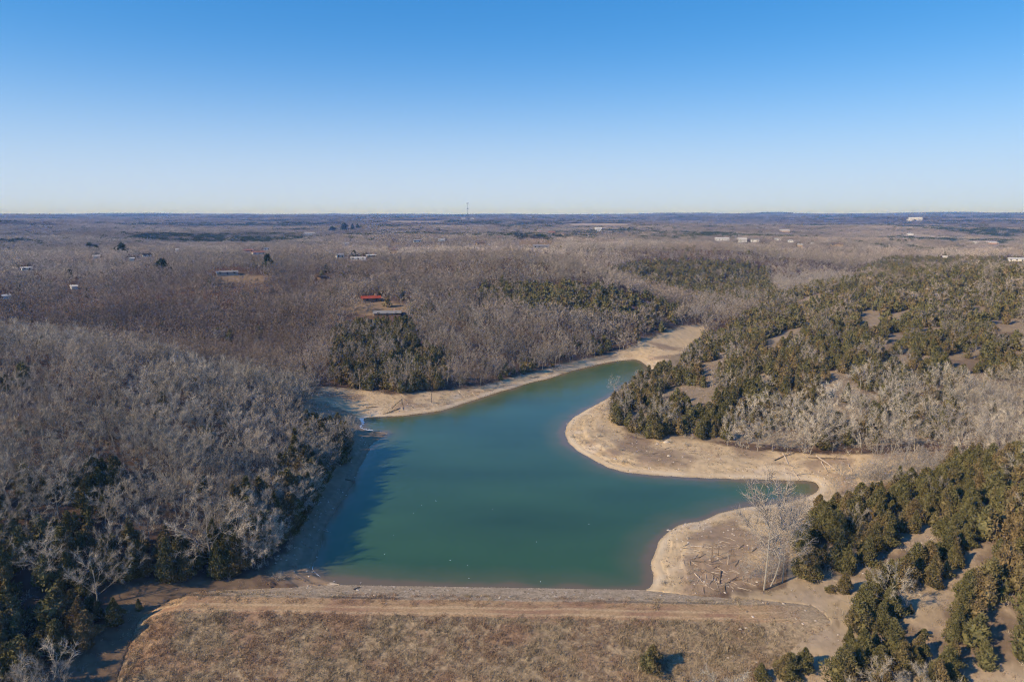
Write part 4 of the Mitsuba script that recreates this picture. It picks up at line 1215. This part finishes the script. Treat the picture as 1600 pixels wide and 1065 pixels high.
x = RNG.uniform(-76, 62, 34000); y = RNG.uniform(72, 112, 34000)
pz_, s_, q_ = dam_profile(x, y)
k = (pz_ > natural(x, y)) & (s_ < 88 + 9 * RNG.uniform(0, 1, len(x))) & (np.hypot(x, y) > 70) & ((q_ < -2.3) | ((np.abs(q_ + .9) > 1.1) & (RNG.uniform(0, 1, len(x)) < .25))) & (q_ < 5) & (RNG.uniform(0, 1, len(x)) < .25 + .9 * n2(x, y, 4, 81))
scatter('dry_grass', x[k], y[k], [f'tussock_model_{i}' for i in range(3)], .5, 1.25, 'rough dry tan grass covering the dam', 'grass')
x, y = grid(60, 290, 1.05)
sd = shore(x, y)
k = (inside(Z_BANK, x, y) | inside(Z_OPEN, x, y) | inside(Z_DARK, x, y)) & (sd > 2.0) & (RNG.uniform(0, 1, len(x)) < .25 + .65 * smooth(.42, .62, n2(x, y, 6, 82)))
scatter('bank_grass', x[k], y[k], [f'tussock_model_{i}' for i in range(3)], .3, 1.0, 'thin dry weeds on the bare banks and clearings', 'grass')
x, y = grid(60, 270, 2.6)
k = buildable(x, y, 6.0) & (RNG.uniform(0, 1, len(x)) < .55)
scatter('undergrowth', x[k], y[k], [f'brush_model_{i}' for i in range(3)], .5, 1.3, 'leafless brush on the forest floor', 'brush')
n_ = 0
x, y = grid(60, 330, 6.0)
k = inside(Z_BANK, x, y) & (shore(x, y) > 1.5) & (RNG.uniform(0, 1, len(x)) < .32)
for a, b in zip(x[k], y[k]):
    s, rz = RNG.uniform(.5, 1.2), RNG.uniform(0, 6.28)
    c, s_ = math.cos(rz) * s, math.sin(rz) * s
    key = numbered('bank_shrub')
    instance(key, f'shrub_model_{n_ % 3}', T(np.array([[c, -s_, 0, a], [s_, c, 0, b], [0, 0, s * .9, float(height(a, b)[0])], [0, 0, 0, 1.0]])))
    n_ += 1
    labels[key] = {'label': 'small leafless shrub on the bare sandy bank', 'category': 'shrub', 'group': 'small shrubs on the bare banks'}

# loose sticks washed up on the beach
for k in range(3):
    g = np.random.default_rng(760 + k)
    m = Mesh(); m.add(tube([[-.8, 0, .05], [0, g.normal() * .08, .09], [.8, g.normal() * .1, .05]], [.05, .04, .02], 4), 1.0)
    shapegroup1(f'stick_model_{k}', m, 'bleached_wood' if k < 2 else 'dark_wood')
zn = zone([(1070, 850), (1140, 845), (1190, 870), (1190, 925), (1080, 925), (1060, 890)])
zb = zone([(560, 645), (600, 625), (660, 622), (760, 606), (860, 582), (860, 588), (760, 612), (660, 640), (575, 648)])
q = RNG.uniform([-30, 100], [70, 300], (9000, 2))
k = (inside(zn, q[:, 0], q[:, 1]) | (inside(zb, q[:, 0], q[:, 1]) & (RNG.uniform(0, 1, len(q)) < .35)) | (inside(Z_BANK, q[:, 0], q[:, 1]) & (RNG.uniform(0, 1, len(q)) < .06))) & (shore(q[:, 0], q[:, 1]) > .8)
scatter('drift_sticks', q[k, 0], q[k, 1], [f'stick_model_{i}' for i in range(3)], .5, 1.7, 'bleached sticks and driftwood strewn over the banks', 'driftwood')

# small stones on the drawn-down banks
import trimesh
for k in range(3):
    s3 = trimesh.creation.icosphere(subdivisions=0)
    vv = np.array(s3.vertices) * (1 + .5 * (meshkit.fbm(np.array(s3.vertices) * 1.3 + 9 * k, 2, k) - .5))[:, None] * [1, .8, .55]
    m = Mesh(); m.add((vv * .2, np.array(s3.faces)), 0.0)
    shapegroup1(f'stone_model_{k}', m, 'pale_stone' if k < 2 else 'drift_stone')
x, y = grid(60, 330, .8, .5)
sd = shore(x, y)
k = (inside(Z_BANK, x, y) | inside(Z_OPEN, x, y) | (sd < 7)) & (sd > -.2) & (sd < 40) & (RNG.uniform(0, 1, len(x)) < .06 + .5 * smooth(.5, .7, n2(x, y, 5, 83)) * smooth(9, 1, sd) + .12 * smooth(.55, .7, n2(x, y, 9, 84)))
scatter('bank_stones', x[k], y[k], [f'stone_model_{i}' for i in range(3)], .3, 1.5, 'scattered stones on the bare banks', 'stones')
